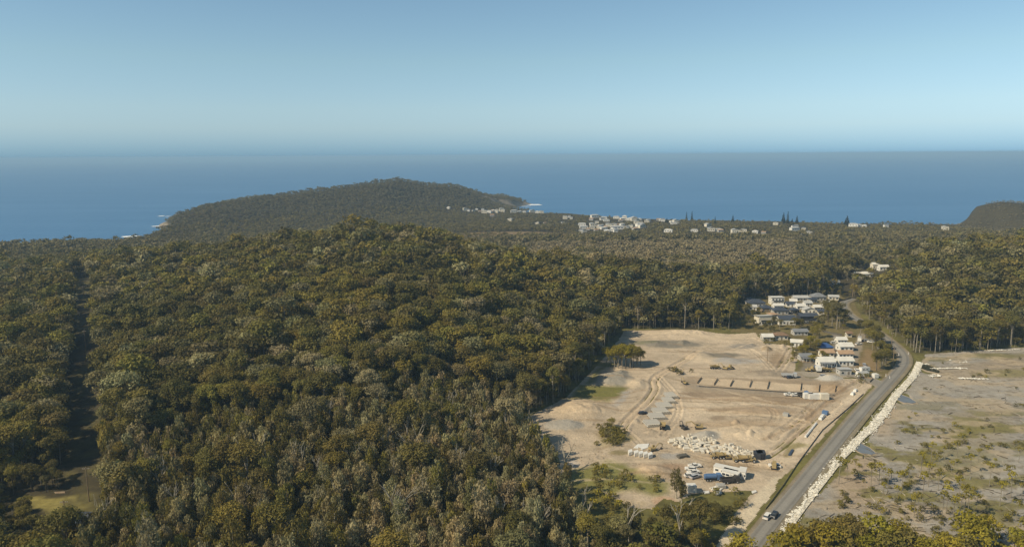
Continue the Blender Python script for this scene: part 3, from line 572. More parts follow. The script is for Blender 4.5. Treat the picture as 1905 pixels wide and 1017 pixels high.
# the town and its lawns behind the beach
TOWN = []   # filled here: (px, py of the base, width m, height m)
for a, o, s in (([(120, 165), (225, 178), (250, 183), (280, 184), (320, 188), (350, 194), (380, 192), (400, 216), (515, 246), (540, 192), (575, 192), (690, 195), (720, 196), (830, 195), (905, 198), (870, 232), (910, 232), (855, 260), (740, 264), (690, 266), (1060, 224), (1040, 241), (1075, 259), (1200, 230), (1245, 240),
                  (1275, 242), (1310, 245), (1500, 249), (1555, 256), (1583, 260), (975, 322), (1000, 316), (1020, 304), (1045, 297), (990, 296), (1070, 312), (1090, 295), (1100, 284), (1120, 300), (1140, 320), (1155, 282), (1185, 305), (1195, 312), (1240, 291), (1270, 291), (1325, 296), (1130, 288), (1050, 280), (1215, 300), (1320, 305), (1810, 312), (1855, 311), (1535, 318), (430, 180), (470, 188), (610, 196), (300, 176), (240, 180), (340, 178)], (800, 340), 3.463),
                ([(245, 286), (380, 298), (450, 246), (560, 280), (610, 304), (648, 298), (905, 257), (935, 257), (970, 258), (1442, 276), (1600, 249), (1690, 234), (1722, 224), (1790, 211), (1860, 181), (1885, 203), (570, 262), (330, 296), (210, 296), (1095, 262)], (1300, 340), 3.149)):
    for q in a: TOWN.append((o[0] + q[0] / s, o[1] + q[1] / s))
LOWT = np.zeros(len(x), bool)
TOWN = [t for t in TOWN if t[0] < 1790]
for k in range(46):
    TOWN.append((random.uniform(1078, 1195), random.uniform(416, 433)) if k < 18 else (lambda u: (890 + u, 391 + u * .058 + random.uniform(-2, 7)))(random.uniform(0, 370)) if k < 40 else (random.uniform(1280, 1560), random.uniform(420, 434)))
tx, ty, tz = TG(np.array([t[0] for t in TOWN]), np.array([t[1] for t in TOWN]), 4.0)
for a, b_ in zip(tx, ty):
    u = np.array([a, b_]) / math.hypot(a, b_); q = (x - a) * u[0] + (y - b_) * u[1]; v = (x - a) * -u[1] + (y - b_) * u[0]
    ok &= ~((np.abs(v) < 9) & (q > -24) & (q < 7)); LOWT |= (np.abs(v) < 9) & (q > -75) & (q < 0)
BACKH = W([(1554, 531), (1600, 519), (1615, 516), (1631, 500), (1645, 503)])    # roofs among the trees behind the village
for a, b_ in BACKH: ok &= ~((np.abs(x - a) < 9) & (y > b_ - 48) & (y < b_ + 8)); LOWT |= (np.abs(x - a + (b_ - y) * a / b_) < 10) & (y > b_ - 130) & (y < b_)
MEAD = np.hypot((x - 8) * .5, (y - 1090) * 1.6) > 62; ok &= MEAD
pts, x, y, z, px, py, dc, de, dlw, onh, coast, und, LOWT = (a[ok] for a in (pts, x, y, z, px, py, dc, de, dlw, onh, coast, und, LOWT))
N = len(x)
# ---- what kind each is, its size and leaf colour, far ones paled for haze
PZONE = [(185, 860), (400, 800), (560, 780), (700, 765), (860, 735), (990, 770), (1052, 830), (1066, 900), (1085, 1010), (1085, 1250), (120, 1250), (150, 1000), (172, 905)]
pz = sdist(px, py, PZONE) + 60 * (fbm(px / 45, py / 30, 81) - .5)
rnd = RNG.random(N); f1 = fbm(x / 55, y / 55, 91, 3); f2 = fbm(x / 24, y / 24, 95, 3)
kind = np.full(N, 'g'); kind[(pz < 0) & (rnd < .95)] = 'n'
brz = (px > 1335) & (py > 985); kind[brz] = 'b'; low = (px > 1088) & (px <= 1335) & (py > 940); kind[low & (rnd < .6)] = 'b'
edge = (dc < 5) & (y > 330) & (kind == 'g'); kind[edge & (rnd < .55)] = 't'
kind[(px > 1630) & (y > 380) & (dc < 12) & (rnd < .45) & (kind == 'g')] = 't'
keys = list(TNT); TA = np.array([TNT[k] for k in keys]); ti = np.zeros(N, int)
r2 = RNG.random(N)
ti[:] = np.where(r2 < .46, 0, np.where(r2 < .68, 1, np.where(r2 < .84, 2, np.where(r2 < .94, 3, 7))))
ti[(f1 > .60) & (r2 < .6)] = 3; ti[(f1 < .38) & (r2 < .7)] = 1
blm = (f2 > .62) & (RNG.random(N) < .34) & (kind == 'g') & (y < 760); ti[blm] = 4
ti[(kind == 'n')] = np.where(r2[kind == 'n'] < np.where(px[kind == 'n'] > 620, .56, .36), 5, np.where(r2[kind == 'n'] < .64, 0, np.where(r2[kind == 'n'] < .76, 2, np.where(r2[kind == 'n'] < .88, 1, 3))))
ti[brz] = np.where(r2[brz] < .7, 6, np.where(r2[brz] < .9, 3, 0))
swamp = (y > 640) & (y < 960) & (px > 850) & (px < 1480) & (py < 520) & (fbm(x / 90, y / 60, 99, 3) > .30); ti[swamp & (r2 < .85)] = 5
tints = TA[ti] * RNG.uniform(.80, 1.22, (N, 1)) * RNG.uniform(.94, 1.06, (N, 3))
far_ = y > 900; tints[far_] = (tints[far_] * .4 + np.array([.205, .17, .09]) * .6)  # haze paleness put into the leaf colour of far trees
scale = .62 + .62 * RNG.random(N) ** 1.3; scale[(RNG.random(N) < .06)] *= 1.28; scale[onh] *= .55; scale[(y > 720) & (y <= 1000)] *= .82; scale[(y > 1000) & ~onh] *= .58; scale[swamp] *= .8; scale[low & (kind != 'b')] *= .62
kind[und & (kind == 't')] = 'g'; scale[und] *= np.where(kind[und] == 'n', .80, .5); ti[und & (ti == 4)] = 0
scale[LOWT] *= .5; scale[(coast > -150) & ~onh & (px > 980)] *= .72; scale[(dlw < 17) & (px < 112)] *= .5
rot = RNG.uniform(0, 6.283, N)
pl = (y > 720) & (y <= 900); tints[pl] = tints[pl] * .6 + np.array([.20, .165, .085]) * .4; tints[swamp] = tints[swamp] * .4 + np.array([.30, .24, .135]) * .6; h2 = (x > H2X[0] - 20) & (np.abs(y - np.interp(x, H2X, H2Y)) < 190); tints[h2] = tints[h2] * .3 + np.array([.27, .222, .13]) * .7; scale[h2] *= .6; tints[(y > 720) & ~onh] *= 1.08; tints[onh] = tints[onh] * .5 + np.array([.21, .19, .125]) * .5  # haze painted into plain and headland leaves; swamp and right headland are own tones
dist = np.sqrt(x * x + y * y + (HC - z) ** 2)
vis = (px > -14) & (px < 1919)
# ---- nearest ones of each kind: trees of their own
PROT = {'g': GUMS, 'n': PAPER, 'b': BUSH, 't': TALL}; LIM = {'g': 285, 'n': 290, 'b': 130, 't': 150}
single = np.zeros(N, bool)
for k in 'gnbt':
    i = np.where((kind == k) & ~und & vis & (py < 1017 + 6800 / dist * 10))[0]; hh = {'g': 18, 'n': 14, 'b': 8, 't': 22}[k] * scale[i]
    pt = proj(x[i], y[i], z[i] + hh)[1]; i = i[pt < 1010]; i = i[np.argsort(dist[i])][:LIM[k]]; single[i] = True
LOOK = {'olive': 'olive green', 'dark': 'dark green', 'grey': 'dull grey green', 'yellow': 'yellowish green', 'bloom': 'cream flowering', 'pale': 'pale tan', 'fresh': 'bright green', 'rust': 'brownish green'}
def where(i):
    if kind[i] == 'b': return 'in the belt below the cleared field' if px[i] > 1520 else 'beside the foot of the public road'
    if de[i] < 17: return 'lining the shadowed firebreak'
    if dlw[i] < 16: return 'ringing the small lawn'
    if dc[i] < 9:
        if px[i] > 1640: return 'at the back edge of the cleared field'
        if py[i] < 640: return 'along the back edge of the earthworks'
        return 'along the near edge of the earthworks' if py[i] > 850 else 'along the west edge of the earthworks'
    if px[i] > 1560: return 'on the wooded slope beyond the road bend'
    if px[i] < 160: return 'in the forest west of the firebreak'
    return 'in deep forest between firebreak and earthworks' if py[i] < 930 else 'in the closest forest rows below the earthworks'
KN = {'g': 'spreading gum tree', 'n': 'slender feathery paperbark', 'b': 'low bushy tree', 't': 'tall pale trunked gum tree'}
GRP = {'g': 'spreading gum trees of the near forest', 'n': 'feathery paperbarks of the near forest', 'b': 'bushy trees at the foot of the road', 't': 'tall gum trees along the clearing edges'}
for i in np.where(single)[0]:
    k = kind[i]; p = PROT[k][int(rnd[i] * 997) % len(PROT[k])]
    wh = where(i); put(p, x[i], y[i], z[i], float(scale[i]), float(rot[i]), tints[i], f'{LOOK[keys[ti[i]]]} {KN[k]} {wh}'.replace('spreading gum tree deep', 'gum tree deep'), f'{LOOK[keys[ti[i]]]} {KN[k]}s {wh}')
# ---- the rest, too many to count: one mass of forest per stretch of country, coarser with distance
def lod(kind_, h, r, seed, ncl, leaf, n, trunk):
    V, cen = (crown_gum if kind_ != 'n' else crown_narrow)(seed, h, r, ncl, leaf, n); m = MB()
    if trunk: m.tube((0, 0, -.4), (.3, .1, h * .8), h * trunk, h * .008, 5, 0)
    if trunk and kind_ == 't':
        for e in cen[:3]: m.tube((.15, .05, h * .5), e, h * .008, h * .003, 3, 0)
    return np.array(m.v).reshape(-1, 3), np.array(m.l, int), np.array(m.t, int), V
L1 = {'g': [lod('g', 15.5 + i % 4, 5.3 + .45 * (i % 3), 700 + i, 11 + i % 4, .95, 680, .014) for i in range(8)], 'n': [lod('n', 13.5, 2.3, 720 + i, 12, .5, 520, .014) for i in range(5)],
      'b': [lod('g', 8, 3.9, 740 + i, 9, .9, 260, .02) for i in range(3)], 't': [lod('t', 19, 4.2, 760 + i, 9, .9, 420, .012) for i in range(5)]}
L2 = {k: [lod('g' if k != 'n' else 'n', {'g': 15, 'n': 13.5, 'b': 8, 't': 18}[k] + i % 3, {'g': 5.4, 'n': 3.1, 'b': 3.9, 't': 4.2}[k] + .3 * (i % 3), 780 + i, 9, 1.5, 230, .014 if k == 't' else 0.010) for i in range(6)] for k in 'gnbt'}
L3 = {k: [lod('g', 10 + i % 3 * 1.8, 5.2 + .5 * (i % 3), 800 + i, 7, 2.2, 84, 0) for i in range(7)] for k in 'gnbt'}
def mass(name, sel, lv, label):
    Vs, Ls, Ts, Ms, Cs = [], [], [], [], []; base = 0
    for k in 'gnbt':
        for j, (tv, tl, tt, cv) in enumerate(lv[k]):
            i = np.where(sel & (kind == k) & ((rnd * 997).astype(int) % len(lv[k]) == j))[0]; m = len(i)
            if not m: continue
            allv = np.concatenate([tv, cv]) if len(tv) else cv; c_, s_ = np.cos(rot[i])[:, None], np.sin(rot[i])[:, None]; s = scale[i][:, None]
            X = (allv[:, 0] * c_ - allv[:, 1] * s_) * s + x[i][:, None]; Y = (allv[:, 0] * s_ + allv[:, 1] * c_) * s + y[i][:, None]; Z = allv[:, 2] * s + z[i][:, None]
            nv = len(allv); nc = len(cv) // 4; off = base + nv * np.arange(m)[:, None]
            lp = np.concatenate([tl, np.arange(len(cv)) + len(tv)]).astype(int); Ls.append((lp[None, :] + off).ravel()); Ts.append(np.tile(np.concatenate([tt, np.full(nc, 4)]).astype(int), m))
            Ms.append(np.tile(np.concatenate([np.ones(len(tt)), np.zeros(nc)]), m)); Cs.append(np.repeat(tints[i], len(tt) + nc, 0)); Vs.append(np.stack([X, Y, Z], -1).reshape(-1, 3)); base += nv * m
    if not Vs: return
    o = link(name, mesh_np(name, np.concatenate(Vs), np.concatenate(Ls), np.concatenate(Ts), [M_LEAF_S, M_BARK], np.concatenate(Ms), np.concatenate(Cs))); tag(o, label, kind='stuff'); return o
rest = ~single
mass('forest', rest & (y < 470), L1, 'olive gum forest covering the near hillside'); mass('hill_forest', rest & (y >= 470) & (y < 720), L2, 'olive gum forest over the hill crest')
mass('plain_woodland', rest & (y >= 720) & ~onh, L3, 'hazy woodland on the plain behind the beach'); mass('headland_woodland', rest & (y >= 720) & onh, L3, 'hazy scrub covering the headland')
print('TREES', N, single.sum(), {k: int((single & (kind == k)).sum()) for k in 'gnbt'})
# ================================================================== OBJECTS
WHITE = mat('white_paint', (.72, .69, .62), rough=.45, var=.08, scale=.5); CREAM = mat('cream_cladding', (.66, .60, .48), rough=.6, var=.12, scale=.6); GREYW = mat('grey_render', (.42, .40, .36), rough=.7, var=.15, scale=.5); DARKW = mat('charcoal_cladding', (.05, .052, .058), rough=.6, var=.2, scale=.6); TIMBER = mat('weathered_timber', (.26, .19, .12), rough=.8, var=.25, scale=1.5)
R_WHITE = mat('white_metal_roof', (.66, .63, .56), rough=.45, var=.08, scale=.3); R_GREY = mat('grey_metal_roof', (.22, .225, .23), rough=.45, var=.12, scale=.3); R_DARK = mat('slate_blue_roof', (.065, .075, .095), rough=.5, var=.15, scale=.3); R_BLUE = mat('blue_metal_roof', (.05, .10, .24), rough=.45, var=.12, scale=.3)
R_TAN = mat('tan_tiled_roof', (.40, .27, .17), rough=.7, var=.15, scale=.6); R_PALE = mat('pale_grey_roof', (.46, .45, .42), rough=.5, var=.1, scale=.3); R_BROWN = mat('brown_tiled_roof', (.22, .14, .085), rough=.75, var=.15, scale=.6)
GLASS = mat('window_glass', (.03, .04, .05), rough=.08, var=.2, spec=.6); TRIM = mat('white_trim', (.8, .78, .72), rough=.5, var=.05); TYRE = mat('tyre_rubber', (.02, .02, .02), rough=.85, var=.2); DOOR = mat('door_paint', (.20, .17, .13), rough=.6, var=.1)
YEL = mat('machine_yellow', (.35, .265, .125), rough=.5, var=.18, scale=1.2); STEEL = mat('dark_steel', (.07, .065, .06), rough=.5, var=.25, metal=.3); CONC = mat('pale_concrete', (.66, .60, .49), rough=.85, var=.14, scale=1.2); CONC2 = mat('grey_concrete', (.36, .345, .31), rough=.85, var=.15, scale=1.2); BLUEP = mat('blue_paint', (.10, .17, .30), rough=.4, var=.1); SILT = mat('black_silt_cloth', (.11, .10, .08), rough=.9, var=.2); DKCAR = mat('black_car_paint', (.03, .032, .035), rough=.25, var=.1, spec=.6); SILVER = mat('silver_paint', (.42, .42, .41), rough=.3, var=.06, spec=.6); HEADL = mat('lamp_glass', (.7, .7, .68), rough=.15, var=.05, spec=.6); TAILL = mat('tail_lamp', (.35, .03, .02), rough=.3, var=.1)
def at(px, py, z=5.1): a, b_ = P(px, py, z); return float(a), float(b_), z
def heading(pa, pb): a, b_ = at(*pa), at(*pb); return math.atan2(b_[1] - a[1], b_[0] - a[0]), math.hypot(b_[0] - a[0], b_[1] - a[1]), ((a[0] + b_[0]) / 2, (a[1] + b_[1]) / 2)
# ---- houses
def window(root, x, y, z, w_, h_, ax):
    """frame and pane set proud of a wall; ax is the wall's outward direction ('-y', '+y', '-x', '+x')"""
    s = -1 if ax[0] == '-' else 1; f = MB(); t = .09
    bx = (lambda dx, dz, ww, hh, m_, d=.07: m_.box((x + dx, y + s * d / 2, z + dz), (ww, d, hh))) if ax[1] == 'y' else (lambda dx, dz, ww, hh, m_, d=.07: m_.box((x + s * d / 2, y + dx, z + dz), (d, ww, hh)))
    for dx, dz, ww, hh in ((0, h_ / 2, w_ + t, t), (0, -h_ / 2, w_ + t, t), (-w_ / 2, 0, t, h_ - t), (w_ / 2, 0, t, h_ - t)): bx(dx, dz, ww, hh, f, .1)
    o = f.obj('window', TRIM, root); g_ = MB(); bx(0, 0, w_ - t, h_ - t, g_, .04); g_.obj('pane', GLASS, o); return o
def gable(w_, d, h, rise, over, along):
    """gabled roof shell with thickness and overhang; ridge along x or y"""
    m = MB(); W2, D2 = w_ / 2 + over, d / 2 + over; th = .18
    if along == 'x': A_ = lambda u, v, z_: (u, v, z_); U, Vv = W2, D2
    else: A_ = lambda u, v, z_: (v, u, z_); U, Vv = D2, W2
    e = h - rise * over / (Vv - over)
    p = [A_(-U, -Vv, e), A_(U, -Vv, e), A_(U, 0, h + rise), A_(-U, 0, h + rise), A_(-U, Vv, e), A_(U, Vv, e)]
    V = p + [(a, b_, c + th) for a, b_, c in p]
    return m.add(V, [(0, 3, 2, 1), (3, 4, 5, 2), (6, 7, 8, 9), (9, 8, 11, 10), (0, 1, 7, 6), (4, 10, 11, 5), (0, 6, 9, 3), (3, 9, 10, 4), (1, 2, 8, 7), (2, 5, 11, 8)])
def hip(w_, d, h, rise, over):
    m = MB(); a, b_ = w_ / 2 + over, d / 2 + over; k = max(0.1, (w_ - d) / 2) if w_ > d else .1; j = max(0.1, (d - w_) / 2) if d > w_ else .1; e = h - .1
    V = [(-a, -b_, e), (a, -b_, e), (a, b_, e), (-a, b_, e), (-a, -b_, e + .16), (a, -b_, e + .16), (a, b_, e + .16), (-a, b_, e + .16), (-k, -j, h + rise), (k, -j, h + rise), (k, j, h + rise), (-k, j, h + rise)]
    return m.add(V, [(3, 2, 1, 0), (0, 1, 5, 4), (1, 2, 6, 5), (2, 3, 7, 6), (3, 0, 4, 7), (4, 5, 9, 8), (5, 6, 10, 9), (6, 7, 11, 10), (7, 4, 8, 11), (8, 9, 10, 11)])
HS = 1.0
def house(px, py, w_, d, h, roof, wallm, roofm, label, rz=0.0, rise=1.4, z=None, name='house', group=None, cat='house', wins=3, extra=None, base=.3):
    """(px, py) is the middle of the wall foot that faces the camera"""
    zz = 5.1 if z is None else z; x_, y_ = P(px, py, zz); w_, d, h = w_ * HS, d * HS, h * (1 - (1 - HS) * .5); root = empty(name, (float(x_) - math.sin(rz) * d / 2, float(y_) + math.cos(rz) * d / 2, zz), rz); tag(root, label, cat, group)
    wl = MB(); wl.box((0, 0, h / 2 - base), (w_, d, h + base * 2))
    if roof in ('gx', 'gy'):                                            # fill the gables
        if roof == 'gx':
            for s in (-1, 1): wl.add([(s * (w_ / 2 - .02), -d / 2, h), (s * (w_ / 2 - .02), d / 2, h), (s * (w_ / 2 - .02), 0, h + rise)], [(0, 1, 2)])
        else:
            for s in (-1, 1): wl.add([(-w_ / 2, s * (d / 2 - .02), h), (w_ / 2, s * (d / 2 - .02), h), (0, s * (d / 2 - .02), h + rise)], [(0, 1, 2)])
    wl.obj('wall', wallm, root)
    if roof == 'gx': rf = gable(w_, d, h + .31, rise, .55, 'x')
    elif roof == 'gy': rf = gable(w_, d, h + .31, rise, .55, 'y')
    elif roof == 'hip': rf = hip(w_, d, h + .42, rise, .6)
    else:
        rf = MB(); a, b_ = w_ / 2 + .45, d / 2 + .45; V = [(-a, -b_, h + .32 + rise), (a, -b_, h + .32 + rise), (a, b_, h + .32), (-a, b_, h + .32)]; V += [(p, q, r + .2) for p, q, r in V]
        rf.add(V, [(3, 2, 1, 0), (4, 5, 6, 7), (0, 1, 5, 4), (1, 2, 6, 5), (2, 3, 7, 6), (3, 0, 4, 7)])
        if rise > .3: wl2 = MB(); wl2.box((0, -d / 2 + .06, h + .3 + rise / 2 - .1), (w_ - .1, .1, rise)); wl2.obj('upper_wall', wallm, root)
    rf.obj('roof', roofm, root)
    st = max(1, int(h // 2.6))
    for f in range(st):
        zc = 1.5 + f * 2.8
        for k in range(wins):
            xx = (k + .5) / wins * w_ - w_ / 2
            if f == 0 and k == wins // 2 and wins > 1:
                q = MB(); q.box((xx, -d / 2 - .03, 1.05), (.95, .09, 2.1)); dd = q.obj('door', DOOR, root); MB().box((xx + .35, -d / 2 - .1, 1.0), (.06, .06, .14)).obj('handle', STEEL, dd); continue
            window(root, xx, -d / 2, zc, min(1.7, w_ / wins * .62), 1.25, '-y')
        window(root, -w_ / 2, 0, zc, 1.3, 1.1, '-x'); window(root, w_ / 2, 0, zc, 1.3, 1.1, '+x')
    if extra: extra(root, w_, d, h)
    return root
def veranda(root, w_, d, h):
    m = MB(); m.box((0, -d / 2 - 1.5, h - .1), (w_ * .96, 3.0, .12)); m.obj('veranda_roof', R_GREY, root)
    for sx in (-.46, -.15, .15, .46): MB().box((sx * w_, -d / 2 - 2.8, h / 2 - .28), (.14, .14, h + .2)).obj('post', TRIM, root)
    MB().box((0, -d / 2 - 1.5, .06), (w_ * .96, 3.0, .3)).obj('deck', TIMBER, root)
def balcony(root, w_, d, h):
    MB().box((0, -d / 2 - .9, 2.75), (w_ * .8, 1.8, .18)).obj('balcony_floor', CONC2, root); m = MB(); m.box((0, -d / 2 - 1.75, 3.35), (w_ * .8, .06, .95)); m.obj('balustrade', GLASS, root)
    for sx in (-.38, .38): MB().box((sx * w_, -d / 2 - 1.6, 1.35), (.2, .2, 2.6)).obj('post', TRIM, root)
def chimney(root, w_, d, h): MB().box((w_ * .22, d * .1, h + 1.3), (.7, .7, 1.8)).obj('flue', GREYW, root)
HS = .84
V1 = 'houses of the small upper village'
house(1408, 571, 16, 9, 3.2, 'hip', GREYW, R_DARK, 'long house with broad slate blue hipped roof at the upper west corner', rise=2.4, group=V1, wins=5)
house(1447, 567, 12, 9, 5.8, 'skil', WHITE, R_WHITE, 'two storey white flat roofed house standing above the smaller white one', rise=.3, group=V1, wins=4, extra=balcony)
house(1449, 575, 9, 7, 2.9, 'gx', WHITE, R_WHITE, 'small white gabled house directly below the two storey white house', rise=1.2, group=V1)
house(1491, 560, 14, 8, 2.8, 'gx', GREYW, R_PALE, 'long low house with pale grey roof against the dark trees', rise=1.3, group=V1, wins=5)
house(1525, 559, 13, 10, 3.0, 'hip', GREYW, R_GREY, 'broad grey hipped roof house at the top near the road', rise=2.6, group=V1, wins=4)
house(1551, 558, 9, 7, 2.7, 'gx', CREAM, R_PALE, 'low cream house with pale roof next to the public road', rise=1.0, group=V1, rz=-.25)
house(1427, 580, 9, 8, 2.9, 'hip', TIMBER, R_DARK, 'small dark hipped roof house tucked behind the white skillion house', rise=1.8, group=V1)
house(1453, 585, 13, 8, 3.0, 'hip', GREYW, R_DARK, 'slate blue roofed house in the middle of the upper village', rise=2.0, group=V1, wins=4)
house(1424, 604, 12, 9, 5.4, 'skil', CREAM, R_WHITE, 'white skillion roofed house with tall glazed front above the earthworks', rise=1.4, group=V1, wins=5, rz=.12, extra=balcony)
house(1465, 604, 14, 9, 4.4, 'gx', WHITE, R_DARK, 'pale house with slate roof between the white and the charcoal houses', rise=1.7, group=V1, wins=5, extra=chimney)
house(1505, 602, 15, 9, 5.6, 'gx', DARKW, R_DARK, 'two storey charcoal clad house with lit white windows', rise=1.5, group=V1, wins=6)
house(1491, 576, 8, 7, 2.9, 'gx', WHITE, R_WHITE, 'white cottage beside the village lane, left of three', rise=1.3, group=V1)
house(1507, 583, 10, 7, 2.9, 'gy', WHITE, R_PALE, 'white cottage with its gable facing the earthworks', rise=1.5, group=V1)
house(1523, 578, 8, 7, 2.9, 'gx', CREAM, R_WHITE, 'cream cottage with white roof above the charcoal house', rise=1.3, group=V1)
house(1504, 570, 7, 6, 2.8, 'gx', WHITE, R_PALE, 'tiny white cottage highest of the cottages on the lane', rise=1.2, group=V1)
house(1538, 570, 7, 6, 2.7, 'gx', CREAM, R_PALE, 'small cream shed among trees beside the public road', rise=1.0, group=V1, name='garden_shed', cat='shed', wins=2)
for i, (px_, py_, w_, lb) in enumerate([(1397, 563, 8, 'low slate roofed shed behind the long slate house'), (1470, 571, 7, 'slate roofed cottage beside the village lane'), (1480, 583, 7, 'dark low carport between two slate roofs'), (1530, 586, 8, 'slate roofed cottage right of the charcoal house'), (1514, 563, 7, 'small slate roof below the broad grey roof'), (1400, 577, 7, 'pale cottage left of the small dark house'), (1440, 592, 7, 'cream lean to right of the white skillion house'), (1476, 566, 6, 'white garage at the top of the lane')]):
    house(px_, py_, w_, 6, 2.7, ['hip', 'gx'][i % 2], [GREYW, WHITE, DARKW, CREAM, GREYW, WHITE, CREAM, WHITE][i], [R_DARK, R_DARK, R_DARK, R_DARK, R_DARK, R_PALE, R_TAN, R_WHITE][i], lb, rise=1.2, group=V1, wins=2, rz=.2 * (-1) ** i)
V2 = 'buildings of the lower village beside the earthworks'
house(1429, 634, 8, 7, 2.8, 'gx', GREYW, R_WHITE, 'white roofed house nearest the far corner of the earthworks', rise=1.3, group=V2)
house(1454, 632, 10, 7, 2.8, 'hip', CREAM, R_BROWN, 'brown tiled house right of the white roofed one', rise=1.6, group=V2)
house(1490, 624, 11, 7, 2.7, 'gx', GREYW, R_GREY, 'grey blue roofed low house behind the pale trees', rise=1.2, group=V2, wins=4)
house(1482, 645, 8, 6, 3.0, 'gx', WHITE, R_WHITE, 'white cabin at the upper edge of the bare soil', rise=1.2, group=V2, rz=-.3)
house(1500, 671, 8, 6, 2.7, 'gx', GREYW, R_GREY, 'open fronted grey workshop with a veranda beside the soil track', rise=1.1, group=V2, name='workshop', cat='workshop', extra=veranda)
house(1537, 655, 9.5, 7, 3.0, 'hip', GREYW, R_BLUE, 'house with a deep blue hipped roof', rise=2.2, group=V2)
house(1540, 664, 9, 6, 2.8, 'gx', CREAM, R_TAN, 'tan roofed cream cabin just below the blue roof', rise=1.3, group=V2)
house(1539, 683, 10, 8, 3.4, 'gx', WHITE, R_WHITE, 'largest white cabin with shaded front facing the earthworks', rise=1.8, group=V2, extra=veranda)
house(1567, 640, 7, 6, 2.9, 'gx', WHITE, R_WHITE, 'uppermost white cabin in the row beside the driveway', rise=1.2, group=V2)
house(1575, 653, 9.5, 8, 3.0, 'gx', WHITE, R_WHITE, 'second white cabin down the driveway row', rise=1.6, group=V2)
house(1574, 666, 10, 6, 2.8, 'gx', WHITE, R_TAN, 'white cabin with tan roof halfway down the driveway row', rise=1.3, group=V2, wins=4)
house(1574, 680, 10, 7, 3.0, 'gx', WHITE, R_WHITE, 'white long cabin above the grey shed', rise=1.4, group=V2, wins=4)
house(1573, 698, 7.5, 6, 2.8, 'skil', GREYW, R_PALE, 'grey shed at the bottom of the driveway row', rise=.5, group=V2, name='shed', cat='shed', wins=2)
house(1580, 627, 4, 3.4, 2.6, 'gx', CREAM, R_BROWN, 'tiny brown roofed kiosk at the head of the driveway', rise=.9, group=V2, name='kiosk', cat='kiosk', wins=1)
for i, ((px_, py_), lb) in enumerate(zip([(1554, 531), (1600, 519), (1615, 516), (1631, 500), (1645, 503)], ['white roofed house half hidden in trees left of the road bend', 'white house on the wooded slope, lower of two side by side', 'white house on the wooded slope, right one of the pair', 'white house highest up in the trees near the hilltop', 'cream house just right of the highest white house'])):
    xx, yy_, zz_ = TG(px_, py_); house(px_, py_, 9 + i % 3, 7, 3.4 + i % 2, 'gx', [WHITE, CREAM][i % 2], R_WHITE, lb, rise=1.5, z=float(zz_), group='houses in the trees behind the village')
# ---- the beach town: small far houses, each with wall and roof
TMESH = []
for i in range(8):
    w_, d, h = [(11, 8, 4.5), (14, 9, 6.2), (9, 8, 6.0), (17, 8, 5.0), (10, 9, 4.2), (13, 10, 7.5), (20, 9, 6.6), (9, 7, 3.8)][i]; wl = MB(); wl.box((0, 0, h / 2 - .5), (w_, d, h + 1)); wm_ = [WHITE, CREAM, WHITE, WHITE, GREYW, CREAM, WHITE, CREAM][i]
    for k in range(3): wl.box(((k - 1) * w_ * .3, -d / 2 - .03, h * .55), (w_ * .16, .08, 1.4), 1)
    rf = gable(w_, d, h + .05, 1.5, .5, 'xy'[i % 2]) if i % 3 else hip(w_, d, h + .12, 1.7, .5); TMESH.append((wl.mesh('wall', [wm_, GLASS]), rf.mesh('roof', [R_WHITE, R_PALE, R_GREY, R_WHITE, R_TAN, R_PALE, R_PALE, R_GREY][i])))
for i, (px_, py_) in enumerate(TOWN):
    if not (-20 < px_ < 1925): continue
    k = (i * 5 + i // 7) % 8; t_ = empty('beach_house', (float(tx[i]), float(ty[i]), float(tz[i])), RNG.uniform(-.5, .5)); t_.scale = (random.uniform(.5, .8),) * 3; link('wall', TMESH[k][0], t_); link('roof', TMESH[k][1], t_)
    reg = 'in the dense white cluster inland of the beach' if 1075 < px_ < 1190 and py_ > 418 else 'under the rocky headland' if px_ < 990 else 'among the tall pines by the beach' if px_ > 1300 else 'in the row along the beach front'
    lk = ['low white hip roofed', 'cream gabled two storey', 'narrow grey roofed white', 'long low white', 'small tan roofed', 'tall cream', 'very long pale roofed', 'little grey roofed cream'][k]
    tag(t_, f'{lk} house far off {reg}', 'house', f'{lk} houses {reg}')
# ---- conifers of the town
M_PINE = mat('dark_pine_needles', (.022, .030, .018), var=.3, scale=.5)
def pine_mesh(h, r, seed):
    rng = np.random.default_rng(seed); cen, rad = [], []
    for i in range(14):
        t = i / 13; k = max(1, int(5 * (1 - t) + 1))
        for j in range(k): a = j * 6.283 / k + i; q = r * (1 - t) ** .8 * .7; cen.append((q * math.cos(a), q * math.sin(a), h * (.16 + .82 * t))); rad.append(max(.5, r * .38 * (1 - t * .75)))
    return leaf_mesh('crown', leaves(rng, np.array(cen), np.array(rad), [22] * len(cen), 1.0, flat=.5), [M_PINE])
PM = [pine_mesh(1.0 * 18, 3.6, 11), pine_mesh(22, 2.7, 12), pine_mesh(14, 4.4, 13)]; PT = [MB().tube((0, 0, -.5), (0, 0, 17), .4, .08).mesh('trunk', M_BARKD), MB().tube((0, 0, -.5), (0, 0, 21), .4, .08).mesh('trunk', M_BARKD), MB().tube((0, 0, -.5), (0, 0, 13), .4, .08).mesh('trunk', M_BARKD)]
